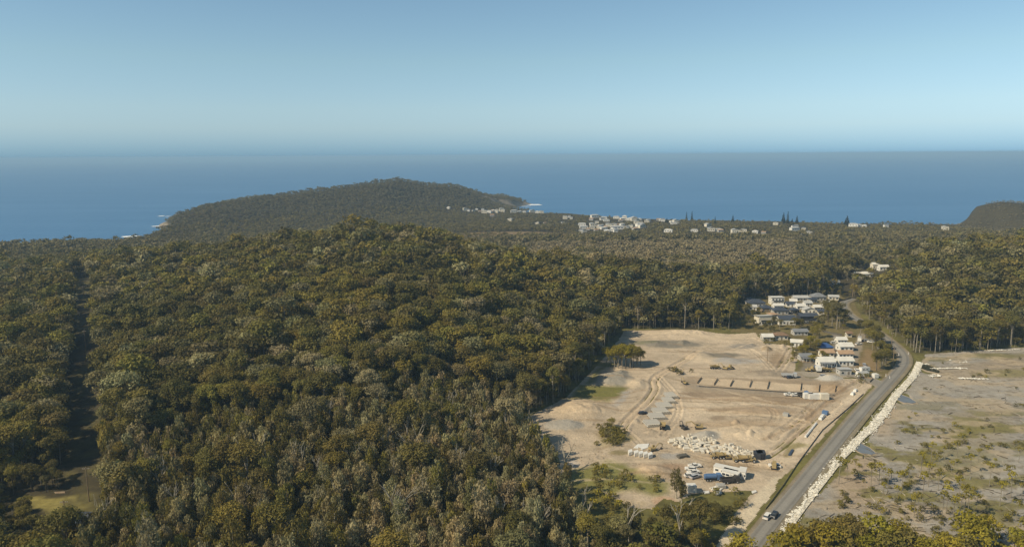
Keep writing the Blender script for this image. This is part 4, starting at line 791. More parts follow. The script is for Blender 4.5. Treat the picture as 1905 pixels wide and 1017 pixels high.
for px_, py_, k, s, lb in ((1330, 420, 1, .62, 'dark narrow pine left of the round one near the beach'), (1363, 416, 0, .72, 'round topped pine alone on the beach front'), (1457, 418, 0, .98, 'tallest broad pine of the beach clump'), (1465, 419, 1, .90, 'slim spire like pine next to the tallest one'), (1473, 420, 2, .72, 'short broad pine in the middle of the beach clump'), (1482, 419, 0, .78, 'right hand pine of the beach clump'),
                       (1575, 421, 2, 1.05, 'solitary wide pine farther along the beach'), (1277, 412, 1, .68, 'left of twin dark spires rising over the town'), (1287, 412, 1, .74, 'right of twin dark spires rising over the town'), (1240, 418, 2, .7, 'low dark pine amid the beach front houses'), (976, 395, 1, .5, 'small dark pine beside the bay under the headland')):
    xx, yy_, zz_ = TG(px_, py_, 4.0); t_ = empty('pine_tree', (float(xx), float(yy_), float(zz_))); t_.scale = (s * 1.15,) * 3; tag(t_, lb, 'tree', 'pines of the beach town'); link('crown', PM[k], t_); link('trunk', PT[k], t_)
# ---- vehicles
def wheel(root, x_, y_, r, wd=.24):
    q = MB(); q.tube((x_, y_ - wd / 2, r), (x_, y_ + wd / 2, r), r, n=12); o = q.obj('wheel', TYRE, root); MB().tube((x_, y_ - wd / 2 - .01, r), (x_, y_ + wd / 2 + .01, r), r * .55, n=10).obj('rim', SILVER, o)
def car(px, py, rz, paint, label, kind_='wagon', name='parked_car', group=None, z=5.12, cat='car'):
    x_, y_, z = at(px, py, z); root = empty(name, (x_, y_, z), rz); tag(root, label, cat, group); L = 5.1 if kind_ == 'ute' else 4.6; w_ = 1.82
    m = MB(); m.box((0, 0, .62), (L, w_, .56), taper=(.98, .96)); m.box((L * .30, 0, .97), (L * .34, w_ * .9, .14), taper=(.85, .92))
    if kind_ == 'ute':
        m.box((-L * .30, .82, 1.05), (L * .36, .08, .34)); m.box((-L * .30, -.82, 1.05), (L * .36, .08, .34)); m.box((-L * .475, 0, 1.05), (.08, 1.7, .34))
    m.obj('body', paint, root)
    cx, cl = (.15, 1.9) if kind_ == 'ute' else (-.45, 2.9); g_ = MB(); g_.box((cx, 0, 1.16), (cl, w_ * .88, .54), taper=(.72, .86), shift=(-.06, 0)); cb = g_.obj('windows', GLASS, root)
    MB().box((cx - .06, 0, 1.46), (cl * .74, w_ * .78, .07), taper=(.94, .94)).obj('roof', paint, root)
    for sx in (-.31, .31):
        for sy in (-.82, .82): wheel(root, sx * L, sy, .35)
    for sy in (-.65, .65): MB().box((L / 2 - .02, sy, .72), (.08, .34, .16)).obj('headlight', HEADL, root); MB().box((-L / 2 + .02, sy, .75), (.08, .26, .18)).obj('tail_light', TAILL, root)
    return root
def truck(px, py, rz, cabm, label, bed='tray', bedm=None, L=7.5, name='truck', group=None):
    x_, y_, z = at(px, py, 5.15); root = empty(name, (x_, y_, z), rz); tag(root, label, 'truck', group)
    m = MB(); m.box((L / 2 - .9, 0, 1.65), (1.8, 2.3, 1.9), taper=(.86, .95), shift=(-.1, 0)); c = m.obj('cab', cabm, root); MB().box((L / 2 - .06, 0, 2.0), (.12, 1.95, .75), shift=(-.05, 0)).obj('windscreen', GLASS, c)
    MB().box((-.2, 0, .75), (L - .4, .95, .28)).obj('chassis', STEEL, root)
    b_ = MB(); bl = L - 2.2
    if bed == 'tank': b_.tube((-L / 2 + .1, 0, 1.75), (-L / 2 + .1 + bl, 0, 1.75), .92, n=16); b_.box((-L / 2 + .1 + bl / 2, 0, 2.68), (bl * .8, .5, .12))
    elif bed == 'box': b_.box((-L / 2 + bl / 2, 0, 2.0), (bl, 2.35, 2.2))
    else:
        b_.box((-L / 2 + bl / 2, 0, 1.05), (bl, 2.3, .16))
        for sy in (-1.1, 1.1): b_.box((-L / 2 + bl / 2, sy, 1.5), (bl, .1, .75))
        b_.box((-L / 2 + .05, 0, 1.5), (.1, 2.1, .75)); b_.box((-L / 2 + bl - .05, 0, 1.6), (.1, 2.1, .95))
    b_.obj({'tank': 'water_tank', 'box': 'cargo_box', 'tray': 'tipper_body'}[bed], bedm or cabm, root)
    for sx in (L / 2 - 1.1, -L / 2 + 1.0, -L / 2 + 2.1):
        for sy in (-.98, .98): wheel(root, sx, sy, .48, .3)
    for sy in (-.85, .85): MB().box((L / 2 + .02, sy, .95), (.08, .36, .2)).obj('headlight', HEADL, root)
    return root
def excavator(px, py, rz, label, s=1.0, paint=None, reach=0.0, swing=0.0, group='yellow earthmoving machines'):
    paint = paint or YEL; x_, y_, z = at(px, py, 5.1); root = empty('excavator', (x_, y_, z), rz); root.scale = (s * .9,) * 3; tag(root, label, 'excavator', group)
    for sy in (-1.15, 1.15):
        m = MB(); m.box((0, sy, .48), (3.2, .6, .72)); m.tube((1.6, sy - .3, .48), (1.6, sy + .3, .48), .36, n=12); m.tube((-1.6, sy - .3, .48), (-1.6, sy + .3, .48), .36, n=12); m.obj('track', STEEL, root)
    m = MB(); m.box((-.3, 0, 1.45), (3.6, 2.5, .95), taper=(.96, .95)); m.box((-1.6, 0, 2.1), (1.0, 2.4, .5), taper=(.8, .9)); m.obj('body', paint, root)
    c = MB().box((.85, .75, 2.35), (1.5, 1.0, 1.5), taper=(.82, .9)).obj('cab', paint, root); q = MB(); q.box((1.55, .75, 2.45), (.16, .84, .95)); q.box((.9, 1.26, 2.45), (1.0, .08, .8)); q.obj('cab_window', GLASS, c)
    a, b_, e = (1.2, -.3, 1.7), (3.6 + reach * .4, -.3, 4.4 - reach), (5.9 + reach, -.3, 3.6 - reach); m = MB(); m.tube(a, b_, .36, .26, 6); m.tube(b_, e, .26, .22, 6); m.obj('boom', paint, root)
    k = (5.6 + reach, -.3, 1.1); MB().tube(e, k, .22, .16, 6).obj('stick', paint, root)
    m = MB(); m.box((k[0] - .35, -.3, .65), (.95, 1.15, .9), taper=(.6, 1), shift=(.15, 0)); m.obj('bucket', STEEL, root); return root
def dumper(px, py, rz, label, s=1.0, group='yellow earthmoving machines'):
    x_, y_, z = at(px, py, 5.1); root = empty('dump_truck', (x_, y_, z), rz); root.scale = (s, s, s); tag(root, label, 'dump truck', group)
    m = MB(); m.box((2.6, 0, 1.7), (1.9, 2.2, 1.7), taper=(.8, .9)); m.box((3.6, 0, 1.2), (.8, 1.8, .8)); c = m.obj('cab', YEL, root); MB().box((3.45, 0, 2.1), (.16, 1.8, .6)).obj('windscreen', GLASS, c)
    m = MB(); V = [(-3.6, -1.3, 2.3), (1.3, -1.3, 1.5), (1.3, 1.3, 1.5), (-3.6, 1.3, 2.3), (-4.2, -1.5, 2.9), (1.7, -1.5, 3.0), (1.7, 1.5, 3.0), (-4.2, 1.5, 2.9), (-3.3, -1.1, 2.45), (1.15, -1.1, 1.75), (1.15, 1.1, 1.75), (-3.3, 1.1, 2.45)]
    m.add(V, [(3, 2, 1, 0), (0, 1, 5, 4), (1, 2, 6, 5), (2, 3, 7, 6), (3, 0, 4, 7), (4, 5, 9, 8), (5, 6, 10, 9), (6, 7, 11, 10), (7, 4, 8, 11), (8, 9, 10, 11)]); m.obj('dump_body', YEL, root); MB().box((-.8, 0, 1.1), (5.4, .9, .5)).obj('chassis', STEEL, root)
    for sx in (2.6, -1.0, -2.7):
        for sy in (-1.15, 1.15): wheel(root, sx, sy, .75, .55)
    return root
def roller(px, py, rz, label):
    x_, y_, z = at(px, py, 5.1); root = empty('road_roller', (x_, y_, z), rz); tag(root, label, 'roller', 'yellow earthmoving machines')
    MB().tube((1.6, -1, .75), (1.6, 1, .75), .75, n=16).obj('drum', STEEL, root); m = MB(); m.box((-1.0, 0, 1.25), (2.4, 1.7, .9), taper=(.9, .9)); m.box((1.0, 0, 1.0), (1.6, 2.2, .25)); m.obj('body', YEL, root)
    c = MB().box((.1, 0, 2.15), (1.3, 1.5, 1.3), taper=(.85, .9)).obj('cab', YEL, root); MB().box((.76, 0, 2.25), (.12, 1.2, .8)).obj('cab_window', GLASS, c)
    for sy in (-.85, .85): wheel(root, -1.4, sy, .7, .45)
rd = math.atan2(ROAD[6][1] - ROAD[2][1], ROAD[6][0] - ROAD[2][0])
car(1427, 962, rd, WHITE, 'white car driving on the public road beside a dark one', name='car', group='cars on the public road', z=5.56); car(1440, 960, rd + math.pi, DKCAR, 'black car on the public road beside the white one', name='car', group='cars on the public road', z=5.56)
G = 'vehicles parked at the site compound'
car(1292, 868, .15, WHITE, 'white utility with dark tray at the top of the compound row', 'ute', 'utility', G, cat='utility'); car(1290, 880, .3, WHITE, 'white utility second in the compound row', 'ute', 'utility', G, cat='utility'); car(1284, 886, .1, WHITE, 'white wagon lowest and leftmost of the compound row', 'wagon', group=G); car(1293, 888, .5, SILVER, 'silver wagon at the lower end of the compound row', 'wagon', group=G); car(1285, 874, 2.9, WHITE, 'white wagon facing away in the compound row', 'wagon', group=G)
car(1441, 868, 2.95, WHITE, 'white car leaving the compound near the site gate', 'wagon', group=G); car(1316, 811, -.2, WHITE, 'white utility parked on the grey stockpile among concrete', 'ute', 'utility', G, cat='utility')
truck(1326, 893, .05, BLUEP, 'blue water truck in front of the lower white office', 'tank', L=6.6)
truck(1358, 897, .1, STEEL, 'dark flatbed truck parked below the lower white office', 'tray', STEEL, L=7)
G2 = 'trucks at the end of the lot road'
truck(1494, 737, .1, BLUEP, 'small blue truck beside the row of white containers', 'tray', STEEL, L=5.5, group=G2); car(1468, 735, .1, WHITE, 'white utility on the lot road, left one of two', 'ute', 'utility', G2, cat='utility'); car(1480, 736, .1, WHITE, 'white utility on the lot road, right one of two', 'ute', 'utility', G2, cat='utility')
excavator(1273, 798, 1.9, 'dark excavator head on beside the boulder yard', .75, STEEL); excavator(1300, 797, 3.0, 'yellow excavator with white cab stretching its boom over the concrete yard', .95, reach=.6); excavator(1214, 838, .4, 'yellow excavator digging beside the white sheet pad', .8, reach=.4)
dumper(1233, 796, 1.3, 'dumper parked at the lower end of the pipe stacks', .8)
dumper(1336, 852, 3.0, 'dump truck at the left end of the yellow row below the concrete yard', .75); excavator(1354, 853, 3.3, 'excavator second in the yellow row below the concrete yard', .75); dumper(1378, 858, 3.0, 'dump truck third in the yellow row below the concrete yard', .78); roller(1395, 859, 3.1, 'roller at the right end of the yellow row')
dumper(1330, 686, .2, 'left one of three machines by the grey patch', .75); excavator(1349, 687, 2.4, 'middle one of three machines by the grey patch', .8); roller(1358, 687, .3, 'right one of three machines by the grey patch')
excavator(1275, 714, 2.0, 'small excavator at the left end of the lot road', .7); roller(1256, 690, 1.0, 'dark roller among bushes left of the lots'); excavator(1268, 695, 1.0, 'excavator among bushes left of the lots', .6); roller(1440, 870, 1.2, 'roller beside the site gate')
excavator(1503, 690, .4, 'yellow excavator at the village edge of the earthworks', .7); roller(1511, 690, .4, 'roller at the village edge of the earthworks'); truck(1521, 690, 1.5, BLUEP, 'blue truck parked below the largest white cabin', 'box', WHITE, L=6); dumper(1536, 691, .2, 'small dumper left of the gravel heap', .7)
car(1470, 703, .2, DKCAR, 'dark car left of the gravel heap', 'wagon', group='vehicles above the lots'); truck(1468, 701, -.2, SILVER, 'grey flatbed truck above the lots', 'tray', L=8); car(1533, 701, .1, SILVER, 'silver car on the gravel heap', 'wagon', group='vehicles above the lots')
car(1196, 770, .3, DKCAR, 'dark wagon standing alone left of the pipe stacks', 'wagon', group=G)
G3 = 'cars and caravans along the driveway'
def caravan(px, py, rz, label, L=6.0):
    x_, y_, z = at(px, py, 5.15); root = empty('caravan', (x_, y_, z), rz); tag(root, label, 'caravan', G3); m = MB(); m.box((0, 0, 1.55), (L, 2.3, 2.1), taper=(.94, .96)); m.obj('body', WHITE, root); MB().box((0, 0, 2.66), (L * .86, 2.0, .12)).obj('roof', R_PALE, root); MB().box((L / 2 + .7, 0, .55), (1.5, .2, .14)).obj('tow_bar', STEEL, root)
    for k in (-.28, .1): window(root, k * L, -1.12, 1.75, 1.2, .7, '-y')
    for sy in (-1.05, 1.05): wheel(root, -.1 * L, sy, .36)
caravan(1599, 634, 1.1, 'white caravan at the top of the driveway'); caravan(1608, 691, .3, 'cream caravan at the foot of the driveway beside trees'); caravan(1604, 700, .2, 'long white caravan lowest on the driveway', 7)
car(1597, 641, .4, WHITE, 'white car just below the top caravan', group=G3); car(1612, 634, .2, SILVER, 'silver car right of the top caravan', group=G3); car(1620, 637, 2.8, WHITE, 'white car at the trees behind the driveway', group=G3); car(1577, 622, 1.4, WHITE, 'white van like wagon beside the kiosk', group=G3); car(1551, 638, .2, WHITE, 'white car between blue roof and driveway row', group=G3); car(1608, 680, 1.2, SILVER, 'silver car parked above the cream caravan', group=G3); car(1594, 690, 1.4, WHITE, 'white car beside the grey shed', group=G3)
# ---- site offices, containers, stacks
def office(pa, pb, label, d=3.2, h=2.9, z=5.1):
    rz, L, c = heading(pa, pb); root = empty('site_office', (c[0] - math.sin(rz) * d / 2, c[1] + math.cos(rz) * d / 2, z), rz); tag(root, label, 'site office', 'portable offices of the site compound'); MB().box((0, 0, h / 2 + .15), (L, d, h - .3)).obj('wall', WHITE, root); MB().box((0, 0, h + .07), (L + .3, d + .3, .14)).obj('roof', R_WHITE, root)
    for k in (-.36, -.12, .3): window(root, k * L, -d / 2, 1.75, 1.3, .9, '-y')
    q = MB(); q.box((.1 * L, -d / 2 - .03, 1.25), (.95, .08, 2.1)); dd = q.obj('door', GREYW, root); MB().box((.1 * L + .35, -d / 2 - .1, 1.2), (.06, .06, .14)).obj('handle', STEEL, dd); window(root, L / 2, 0, 1.75, 1.0, .8, '+x')
    for sx in (-.45, 0, .45): MB().box((sx * L, 0, -.02), (.4, d * .9, .3)).obj('footing', CONC2, root)
office((1327, 880), (1372, 890), 'longer white site office behind, upper of two parallel ones'); office((1342, 888), (1372, 896), 'shorter white site office in front, lower of two parallel ones'); office((1374, 891), (1386, 893), 'small white office with grey end beside the longer one', 4.4, 3.2)
def container(px, py, rz, m_, label, L=6.0, h=2.6, group=None):
    x_, y_, z = at(px, py, 5.15); root = empty('shipping_container', (x_, y_, z), rz); tag(root, label, 'container', group); m = MB(); m.box((0, 0, h / 2), (L, 2.4, h))
    for k in range(int(L / .5)):
        for sy in (-1, 1): m.box((-L / 2 + .25 + k * .5, sy * 1.215, h / 2), (.2, .05, h - .3))
    m.obj('body', m_, root)
    for sy in (-.58, .58):
        dd = MB().box((L / 2 + .03, sy, h / 2), (.07, 1.08, h - .2)).obj('door', m_, root); MB().tube((L / 2 + .09, sy, .3), (L / 2 + .09, sy, h - .3), .03, n=6).obj('lock_rod', STEEL, dd)
GC = 'containers along the lot road'
container(1503, 740, .0, WHITE, 'white container next to the small blue truck', 4.5, group=GC); container(1519, 741, -.03, WHITE, 'long white container in the middle of the lot road row', 8, group=GC); container(1533, 742, -.03, CREAM, 'cream container at the right end of the lot road row', 4, 3.0, group=GC)
for k in range(3): container(1408 + 4.6 * k, 852 - .6 * k, 1.4, DARKW, ['left', 'middle', 'right'][k] + ' one of three dark skips at the end of the concrete yard', 3.6, 2.7, 'dark containers at the end of the concrete yard')
container(1286, 913, .05, WHITE, 'lone white container beside the tree at the compound entrance', 3.2); container(1341, 906, .1, CONC2, 'low grey bin between the offices and white sheets', 3, 1.2)
container(1628, 702, .2, WHITE, 'small white box at the driveway mouth beside the road', 2.6, 2.2); container(1462, 773, .9, CONC2, 'grey equipment box beside the soil track along the road', 2.2, 1.4); container(1535, 770, .9, BLUEP, 'blue equipment box on the soil track along the road', 2.2, 1.6)
# stacks of concrete pipes left of the middle pad
def pipe(name, parent, L, r, m_): return MB().tube((-L / 2, 0, r), (L / 2, 0, r), r, n=12, hollow=.8).obj(name, m_, parent)
for i, (px_, py_) in enumerate([(1248, 737), (1244, 746), (1236, 756), (1229, 766), (1222, 776), (1214, 789)]):
    x_, y_, z = at(px_, py_, 5.2); root = empty('pipe_stack', (x_, y_, z), .15); tag(root, ['smallest pipe stack at the far end of the diagonal line', 'second pipe stack from the far end of the diagonal line', 'third pipe stack from the far end of the diagonal line', 'pipe stack in the lower middle of the diagonal line', 'second nearest pipe stack of the diagonal line', 'nearest and largest pipe stack of the diagonal line'][i], 'pipe stack', 'concrete pipe stacks left of the middle pad')
    r = .36; kk = 9 - (i < 2) * 2; me_ = MB().tube((0, -3.4, 0), (0, 3.4, 0), r, n=10, hollow=.78).mesh('pipe', CONC2); me2 = MB().tube((0, -3.5, 0), (0, -3.2, 0), r * 1.12, n=10, hollow=.8).mesh('pipe_collar', CONC)
    for row in range(2):
        for k in range(kk - row):
            o = link('pipe', me_, root); o.location = ((k - (kk - row - 1) / 2) * r * 2.3, 0, r + row * r * 1.75); c_ = link('pipe_collar', me2, o)
    MB().box((0, 2.2, .06), (kk * .95, .2, .12)).obj('bearer', TIMBER, root)
# precast pieces of the concrete yard
def kern(i):
    m = MB()
    if i == 0: m.box((0, 0, .6), (1.7, 1.7, .12)); [m.box((s * .78, 0, .66 + .0), (.14, 1.7, 1.32)) for s in (-1, 1)]; [m.box((0, s * .78, .66), (1.42, .14, 1.32)) for s in (-1, 1)]
    elif i == 1: m.tube((0, 0, 0), (0, 0, 1.3), 1.0, n=16, hollow=.84)
    elif i == 2: m.box((0, 0, .5), (2.6, 1.2, 1.0)); m.box((0, 0, 1.08), (2.2, .9, .16))
    elif i == 3: m.tube((-1.4, 0, .62), (1.4, 0, .62), .62, n=16, hollow=.8); m.tube((1.2, 0, .62), (1.5, 0, .62), .72, n=16, hollow=.84)
    elif i == 4: m.box((0, 0, .14), (3.4, 2.2, .28)); m.box((0, 0, .44), (3.3, 2.1, .2)); m.box((0, 0, .72), (3.4, 2.2, .2))
    else: m.box((0, 0, .8), (3.6, 2.3, .2)); [m.box((s * 1.7, 0, .35), (.2, 2.3, .7)) for s in (-1, 1)]
    return m.mesh(['pit_riser', 'manhole_ring', 'kerb_block', 'concrete_pipe', 'slab_pallet', 'box_culvert'][i], [CONC, CONC, CONC, CONC, CONC, CONC][i])
KM = [kern(i) for i in range(6)]; KL = ['square hollow pit riser', 'round manhole ring', 'solid block with stepped top', 'single large pipe on its side', 'pallet of flat slabs', 'open ended box culvert']
YARD = W([(1243, 823), (1262, 812), (1285, 810), (1300, 816), (1330, 818), (1336, 828), (1360, 828), (1385, 838), (1408, 846), (1404, 856), (1372, 852), (1330, 846), (1300, 842), (1272, 836), (1250, 830)])
placed = []; x0_, y0_ = YARD.min(0); x1_, y1_ = YARD.max(0); tries = 0
while len(placed) < 185 and tries < 9000:
    tries += 1; a, b_ = random.uniform(x0_, x1_), random.uniform(y0_, y1_)
    if sdist(np.array([a]), np.array([b_]), YARD)[0] > -.6 or any((a - c) ** 2 + ((b_ - d) * 1.1) ** 2 < (1.75 if i_ < 3 else 2.3) ** 2 for c, d, i_ in placed): continue
    q, _ = proj(np.array([a]), np.array([b_]), 5.0); i_ = random.choice([0, 0, 1, 1, 2, 2, 3, 4, 4, 5]); placed.append((a, b_, i_))
    o = link(['pit_riser', 'manhole_ring', 'kerb_block', 'concrete_pipe', 'slab_pallet', 'box_culvert'][i_], KM[i_]); o.location = (a, b_, 5.12); o.rotation_euler = (0, 0, random.choice([0.1, .25, 1.7]) + random.uniform(-.2, .2))
    s_ = random.uniform(.62, .98); o.scale = (s_, s_, s_ * random.uniform(.9, 1.35)); sect = 'left end' if q[0] < 1295 else 'middle' if q[0] < 1350 else 'right end'
    tag(o, f'pale {KL[i_]} stored at the {sect} of the precast yard', 'precast concrete', f'{KL[i_]}s at the {sect} of the precast yard')
def slabs(pts_, name, m_, label, h=.5, cat='slab', group=None):
    p = W(pts_, 5.2); c = p.mean(0); root = MB(); k = len(p); V = [(a - c[0], b_ - c[1], 0) for a, b_ in p] + [((a - c[0]) * .97, (b_ - c[1]) * .97, h) for a, b_ in p]
    root.add(V, [tuple(range(k))[::-1], tuple(range(k, 2 * k))] + [(i, (i + 1) % k, k + (i + 1) % k, k + i) for i in range(k)]); o = root.obj(name, m_); o.location = (c[0], c[1], 5.16); tag(o, label, cat, group)
slabs([(1178, 833), (1186, 826), (1208, 825), (1205, 833), (1195, 836)], 'white_sheet', WHITE, 'white sheeting laid out left of the digging excavator', .25, 'sheet')
for k in range(5): slabs([(1168 + 8.6 * k + (k > 0) * 2, 843 + 1.3 * k), (1175 + 8.6 * k + (k > 0) * 3, 840.5 + 1.3 * k), (1177 + 8.6 * k + (k > 0) * 3, 845 + 1.3 * k), (1170 + 8.6 * k + (k > 0) * 2, 848 + 1.3 * k)], 'wrapped_pallet', WHITE, ['leftmost, set apart,', 'second from the left', 'middle one', 'fourth from the left', 'rightmost one'][k] + ' in the row of five wrapped white pallets', 1.5, 'pallet', 'wrapped pallets left of the gravel spread')
for pts_, lb in (([(1320, 908), (1332, 904), (1346, 908), (1340, 912), (1326, 912)], 'uppermost white plastic sheet below the offices'), ([(1328, 915), (1340, 912), (1343, 918), (1332, 920)], 'lower white plastic sheet below the offices'), ([(1308, 914), (1319, 913), (1320, 917), (1311, 918)], 'small white plastic sheet furthest left below the offices'), ([(1398, 914), (1406, 912), (1408, 915), (1400, 918)], 'narrow white sheet at the top of the pale dirt track')): slabs(pts_, 'white_sheet', WHITE, lb, .35, 'sheet', 'white sheets below the site offices')
slabs([(1258, 849), (1276, 846), (1281, 850), (1264, 853)], 'dark_pipe_bundle', SILT, 'dark flat bundle on the grey gravel spread', 1.0, 'bundle')
slabs([(1466, 846), (1472, 836), (1477, 836), (1471, 847)], 'silt_dam_liner', mat('wet_blue_liner', (.045, .06, .09), rough=.3, var=.2), 'dark blue liner strip beside the soil track along the road', .3, 'liner')
for px_, py_, L, lb in ((1586, 733, 3.5, 'topmost white bag in the line beside the junction'), (1591, 727, 3, 'white bag beside the junction, nearest the road'), (1530, 775, 3.4, 'white bag just below the blue equipment box'), (1527, 779, 3, 'small white bag below the other near the blue box')):
    x_, y_, z = at(px_, py_, 5.2); o = MB().box((0, 0, .5), (L, 1.6, 1.0), taper=(.8, .75)).obj('bulk_bag', WHITE); o.location = (x_, y_, z); o.rotation_euler = (0, 0, .9); tag(o, lb, 'bulk bag', 'white bags along the soil track')
sk = [(1519, 788), (1514, 794), (1510, 799), (1506, 804), (1502, 809), (1498, 814)]
for k in range(5):
    rz, L, c = heading(sk[k], sk[k + 1]); o = MB().tube((-L / 2 + .15, 0, .42), (L / 2 - .15, 0, .42), .45, n=10).obj('silt_sock', WHITE); o.location = (c[0], c[1], 5.1); o.rotation_euler = (0, 0, rz); tag(o, ['uppermost', 'second', 'middle', 'fourth', 'lowest'][k] + ' white roll in the dashed line beside the soil track', 'silt roll', 'white silt rolls beside the soil track')
# ---- lot dividers: low dark silt fences on the pads, and fences
def fence(pts_, m_, label, h=.9, post=2.5, name='silt_fence', group=None, z=5.1, th=.06):
    p = W(pts_, z) if not isinstance(pts_, np.ndarray) else pts_; root = empty(name, (float(p[0][0]), float(p[0][1]), z)); tag(root, label, 'fence', group); m = MB(); q = []
    for i in range(len(p) - 1):
        d = p[i + 1] - p[i]; L = float(np.hypot(*d)); rz = math.atan2(d[1], d[0]); c = (p[i] + p[i + 1]) / 2 - p[0]; m.box((c[0], c[1], h / 2), (L, th, h), 0, rz)
        for k in range(max(1, int(L / post))): q.append(p[i] + d * (k * post / L) - p[0])
    q.append(p[-1] - p[0]); m.obj('mesh_panel', m_, root); pm = MB().box((0, 0, h / 2 + .1), (.09, .09, h + .3)).mesh('post', TIMBER)
    for a in q[:100]: o = link('post', pm, root); o.location = (float(a[0]), float(a[1]), 0)
GD = 'silt fences dividing the lots'
for i, (a, b_) in enumerate([((1297, 713), (1305, 703)), ((1328, 716), (1335, 705)), ((1358, 718.5), (1364, 707)), ((1394, 720), (1398, 708)), ((1427, 723), (1431, 710)), ((1489, 726), (1491, 713)), ((1523, 729), (1524.5, 716)), ((1553, 731), (1555, 718))]):
    fence([a, b_], SILT, ['leftmost', 'second', 'third', 'fourth', 'fifth', 'sixth, after the wide lot,', 'seventh', 'rightmost'][i] + ' dark silt fence between the lots, counted from the left', group=GD, h=.8)
fence([(1300, 718.5), (1360, 722.5), (1430, 727.5), (1490, 731), (1553, 735.5)], SILT, 'long dark silt fence along the front of the lots', h=.45, post=4)
fence([(1424, 948), (1458, 902), (1484, 862), (1530, 800), (1575, 762), (1606, 733)], SILT, 'dark silt fence along the road verge of the earthworks', h=.5, post=4)
fence([(1618, 712), (1624, 706), (1600, 702)], TIMBER, 'dark fence corner at the driveway mouth', h=1.1, post=3, name='timber_fence')
fence([(1530, 617), (1552, 622), (1566, 624)], SILT, 'low dark garden fence across the top of the lower village', h=1.2, post=2.5, name='garden_fence')
fence([(1558, 562), (1572, 559), (1584, 556)], SILT, 'black fence beside the uppermost bend of the road', h=1.4, post=3, name='roadside_fence')
# ---- poles
def pole(px, py, h, label, z=None, arm=0.0, ml=None, y3=None):
    if z is None: x_, y_, z = at(px, py, 5.2)
    else: x_, y_, z = (float(v) for v in TG(px, py, z))
    root = empty('power_pole', (x_, y_, z - .2), arm); tag(root, label, 'power pole', 'timber power poles'); MB().tube((0, 0, 0), (0, 0, h), .20, .13, 8).obj('pole', ml or TIMBER, root); MB().box((0, 0, h - .7), (2.4, .14, .16)).obj('cross_arm', ml or TIMBER, root)
    for sx in (-1.05, -.5, .5, 1.05): MB().tube((sx, 0, h - .62), (sx, 0, h - .36), .07, .05, 6).obj('insulator', TRIM, root)
pole(1661, 681, 12, 'power pole on the inside of the road bend', arm=.3); pole(1586, 552, 12, 'power pole at the top of the road beside the uppermost bend', arm=.2); pole(1658, 650, 11, 'power pole between the two road bends', arm=.5); pole(1427, 676, 9, 'pale pole standing alone in the bare soil', arm=.2); pole(1556, 610, 13, 'power pole amid the village trees', arm=.1)
pole(166, 932, 13, 'power pole on the small lawn at the foot of the firebreak', 9.0, .1); pole(126, 1000, 13, 'power pole in front of the half hidden grey roof', 9.0, .1); pole(160, 650, 12, 'pale power pole in the dark middle of the firebreak', 14.0, .1); pole(157, 560, 12, 'power pole at the far end of the firebreak', 20.0, .1)
for k, (px_, py_) in enumerate([(1690, 659), (1672, 661), (1655, 704), (1648, 700)]):
    x_, y_, z = at(px_, py_, 5.45); root = empty('guide_post', (x_, y_, z)); tag(root, ['white guide post on the outside of the road bend', 'white guide post on the inside of the road bend', 'white guide post right of the junction', 'white guide post left of the junction'][k], 'guide post', 'white road guide posts'); MB().box((0, 0, .75), (.35, .2, 1.7)).obj('post', WHITE, root); MB().box((0, -.12, 1.35), (.26, .04, .25)).obj('reflector', TAILL, root)
# the half hidden house by the lawn
xx, yy_, zz_ = TG(131, 985, 9.0); house(131, 985, 11, 8, 2.6, 'gx', TIMBER, R_DARK, 'dark roofed house half hidden in trees below the small lawn', rise=1.4, z=float(zz_), wins=4)
slabs([(101, 917), (121, 916), (122, 919), (104, 920)], 'bare_patch', TIMBER, 'pale bare sand patch at the edge of the small lawn', .15, 'sand patch'); bpy.data.objects['bare_patch'].location.z = float(TG(110, 918, 9.0)[2]) + .1
# ---- single trees, saplings and shrubs of the open ground
def plant(lst, px, py, s, tint, label, group, cat='tree', z=5.1, sz=1.0):
    x_, y_ = P(px, py, z); return put(lst[random.randrange(len(lst))], x_, y_, z, s, random.uniform(0, 6.28), np.array(TNT[tint]) * random.uniform(.85, 1.2), label, group, cat, sz)
for px_, py_, s in [(1128, 679, .62), (1136, 682, .7), (1143, 684, .78), (1150, 685, .74), (1157, 686, .78), (1164, 686, .82), (1172, 685, .78), (1179, 684, .74), (1186, 682, .68), (1192, 679, .62), (1147, 678, .75), (1156, 679, .8), (1166, 679, .78), (1175, 678, .76), (1184, 677, .6)]: plant(GUMS, px_, py_, s * .95, 'yellow' if random.random() < .4 else 'fresh', 'yellow green tree in the lone grove left standing in the earthworks', 'lone grove in the earthworks')
for px_, py_, s, t_, l_ in [(1158, 642, .9, 'dark', 'small dark conical tree behind the lone grove'), (1252, 692, 1.0, 'dark', 'dark bush beside the excavators left of the lots'), (1245, 688, .8, 'dark', 'small dark bush left of the lots'), (1262, 697, 1.1, 'dark', 'dark bush in front of the machines left of the lots'), (1286, 694, .8, 'dark', 'dark bush right of the machines left of the lots')]: plant(SHRUB, px_, py_, s * 1.1, t_, l_, 'bushes in the earthworks', 'bush')
for px_, py_, s, t_ in [(1130, 800, 1.0, 'olive'), (1138, 795, 1.1, 'yellow'), (1146, 806, .9, 'olive'), (1128, 814, .8, 'grey'), (1140, 812, .7, 'dark'), (1152, 812, .7, 'olive')]: plant(BUSH, px_, py_, s * .48, 'fresh' if t_ == 'dark' else t_, 'olive bush in the overgrown island beside the grey ellipse', 'bushes of the overgrown island', 'bush')
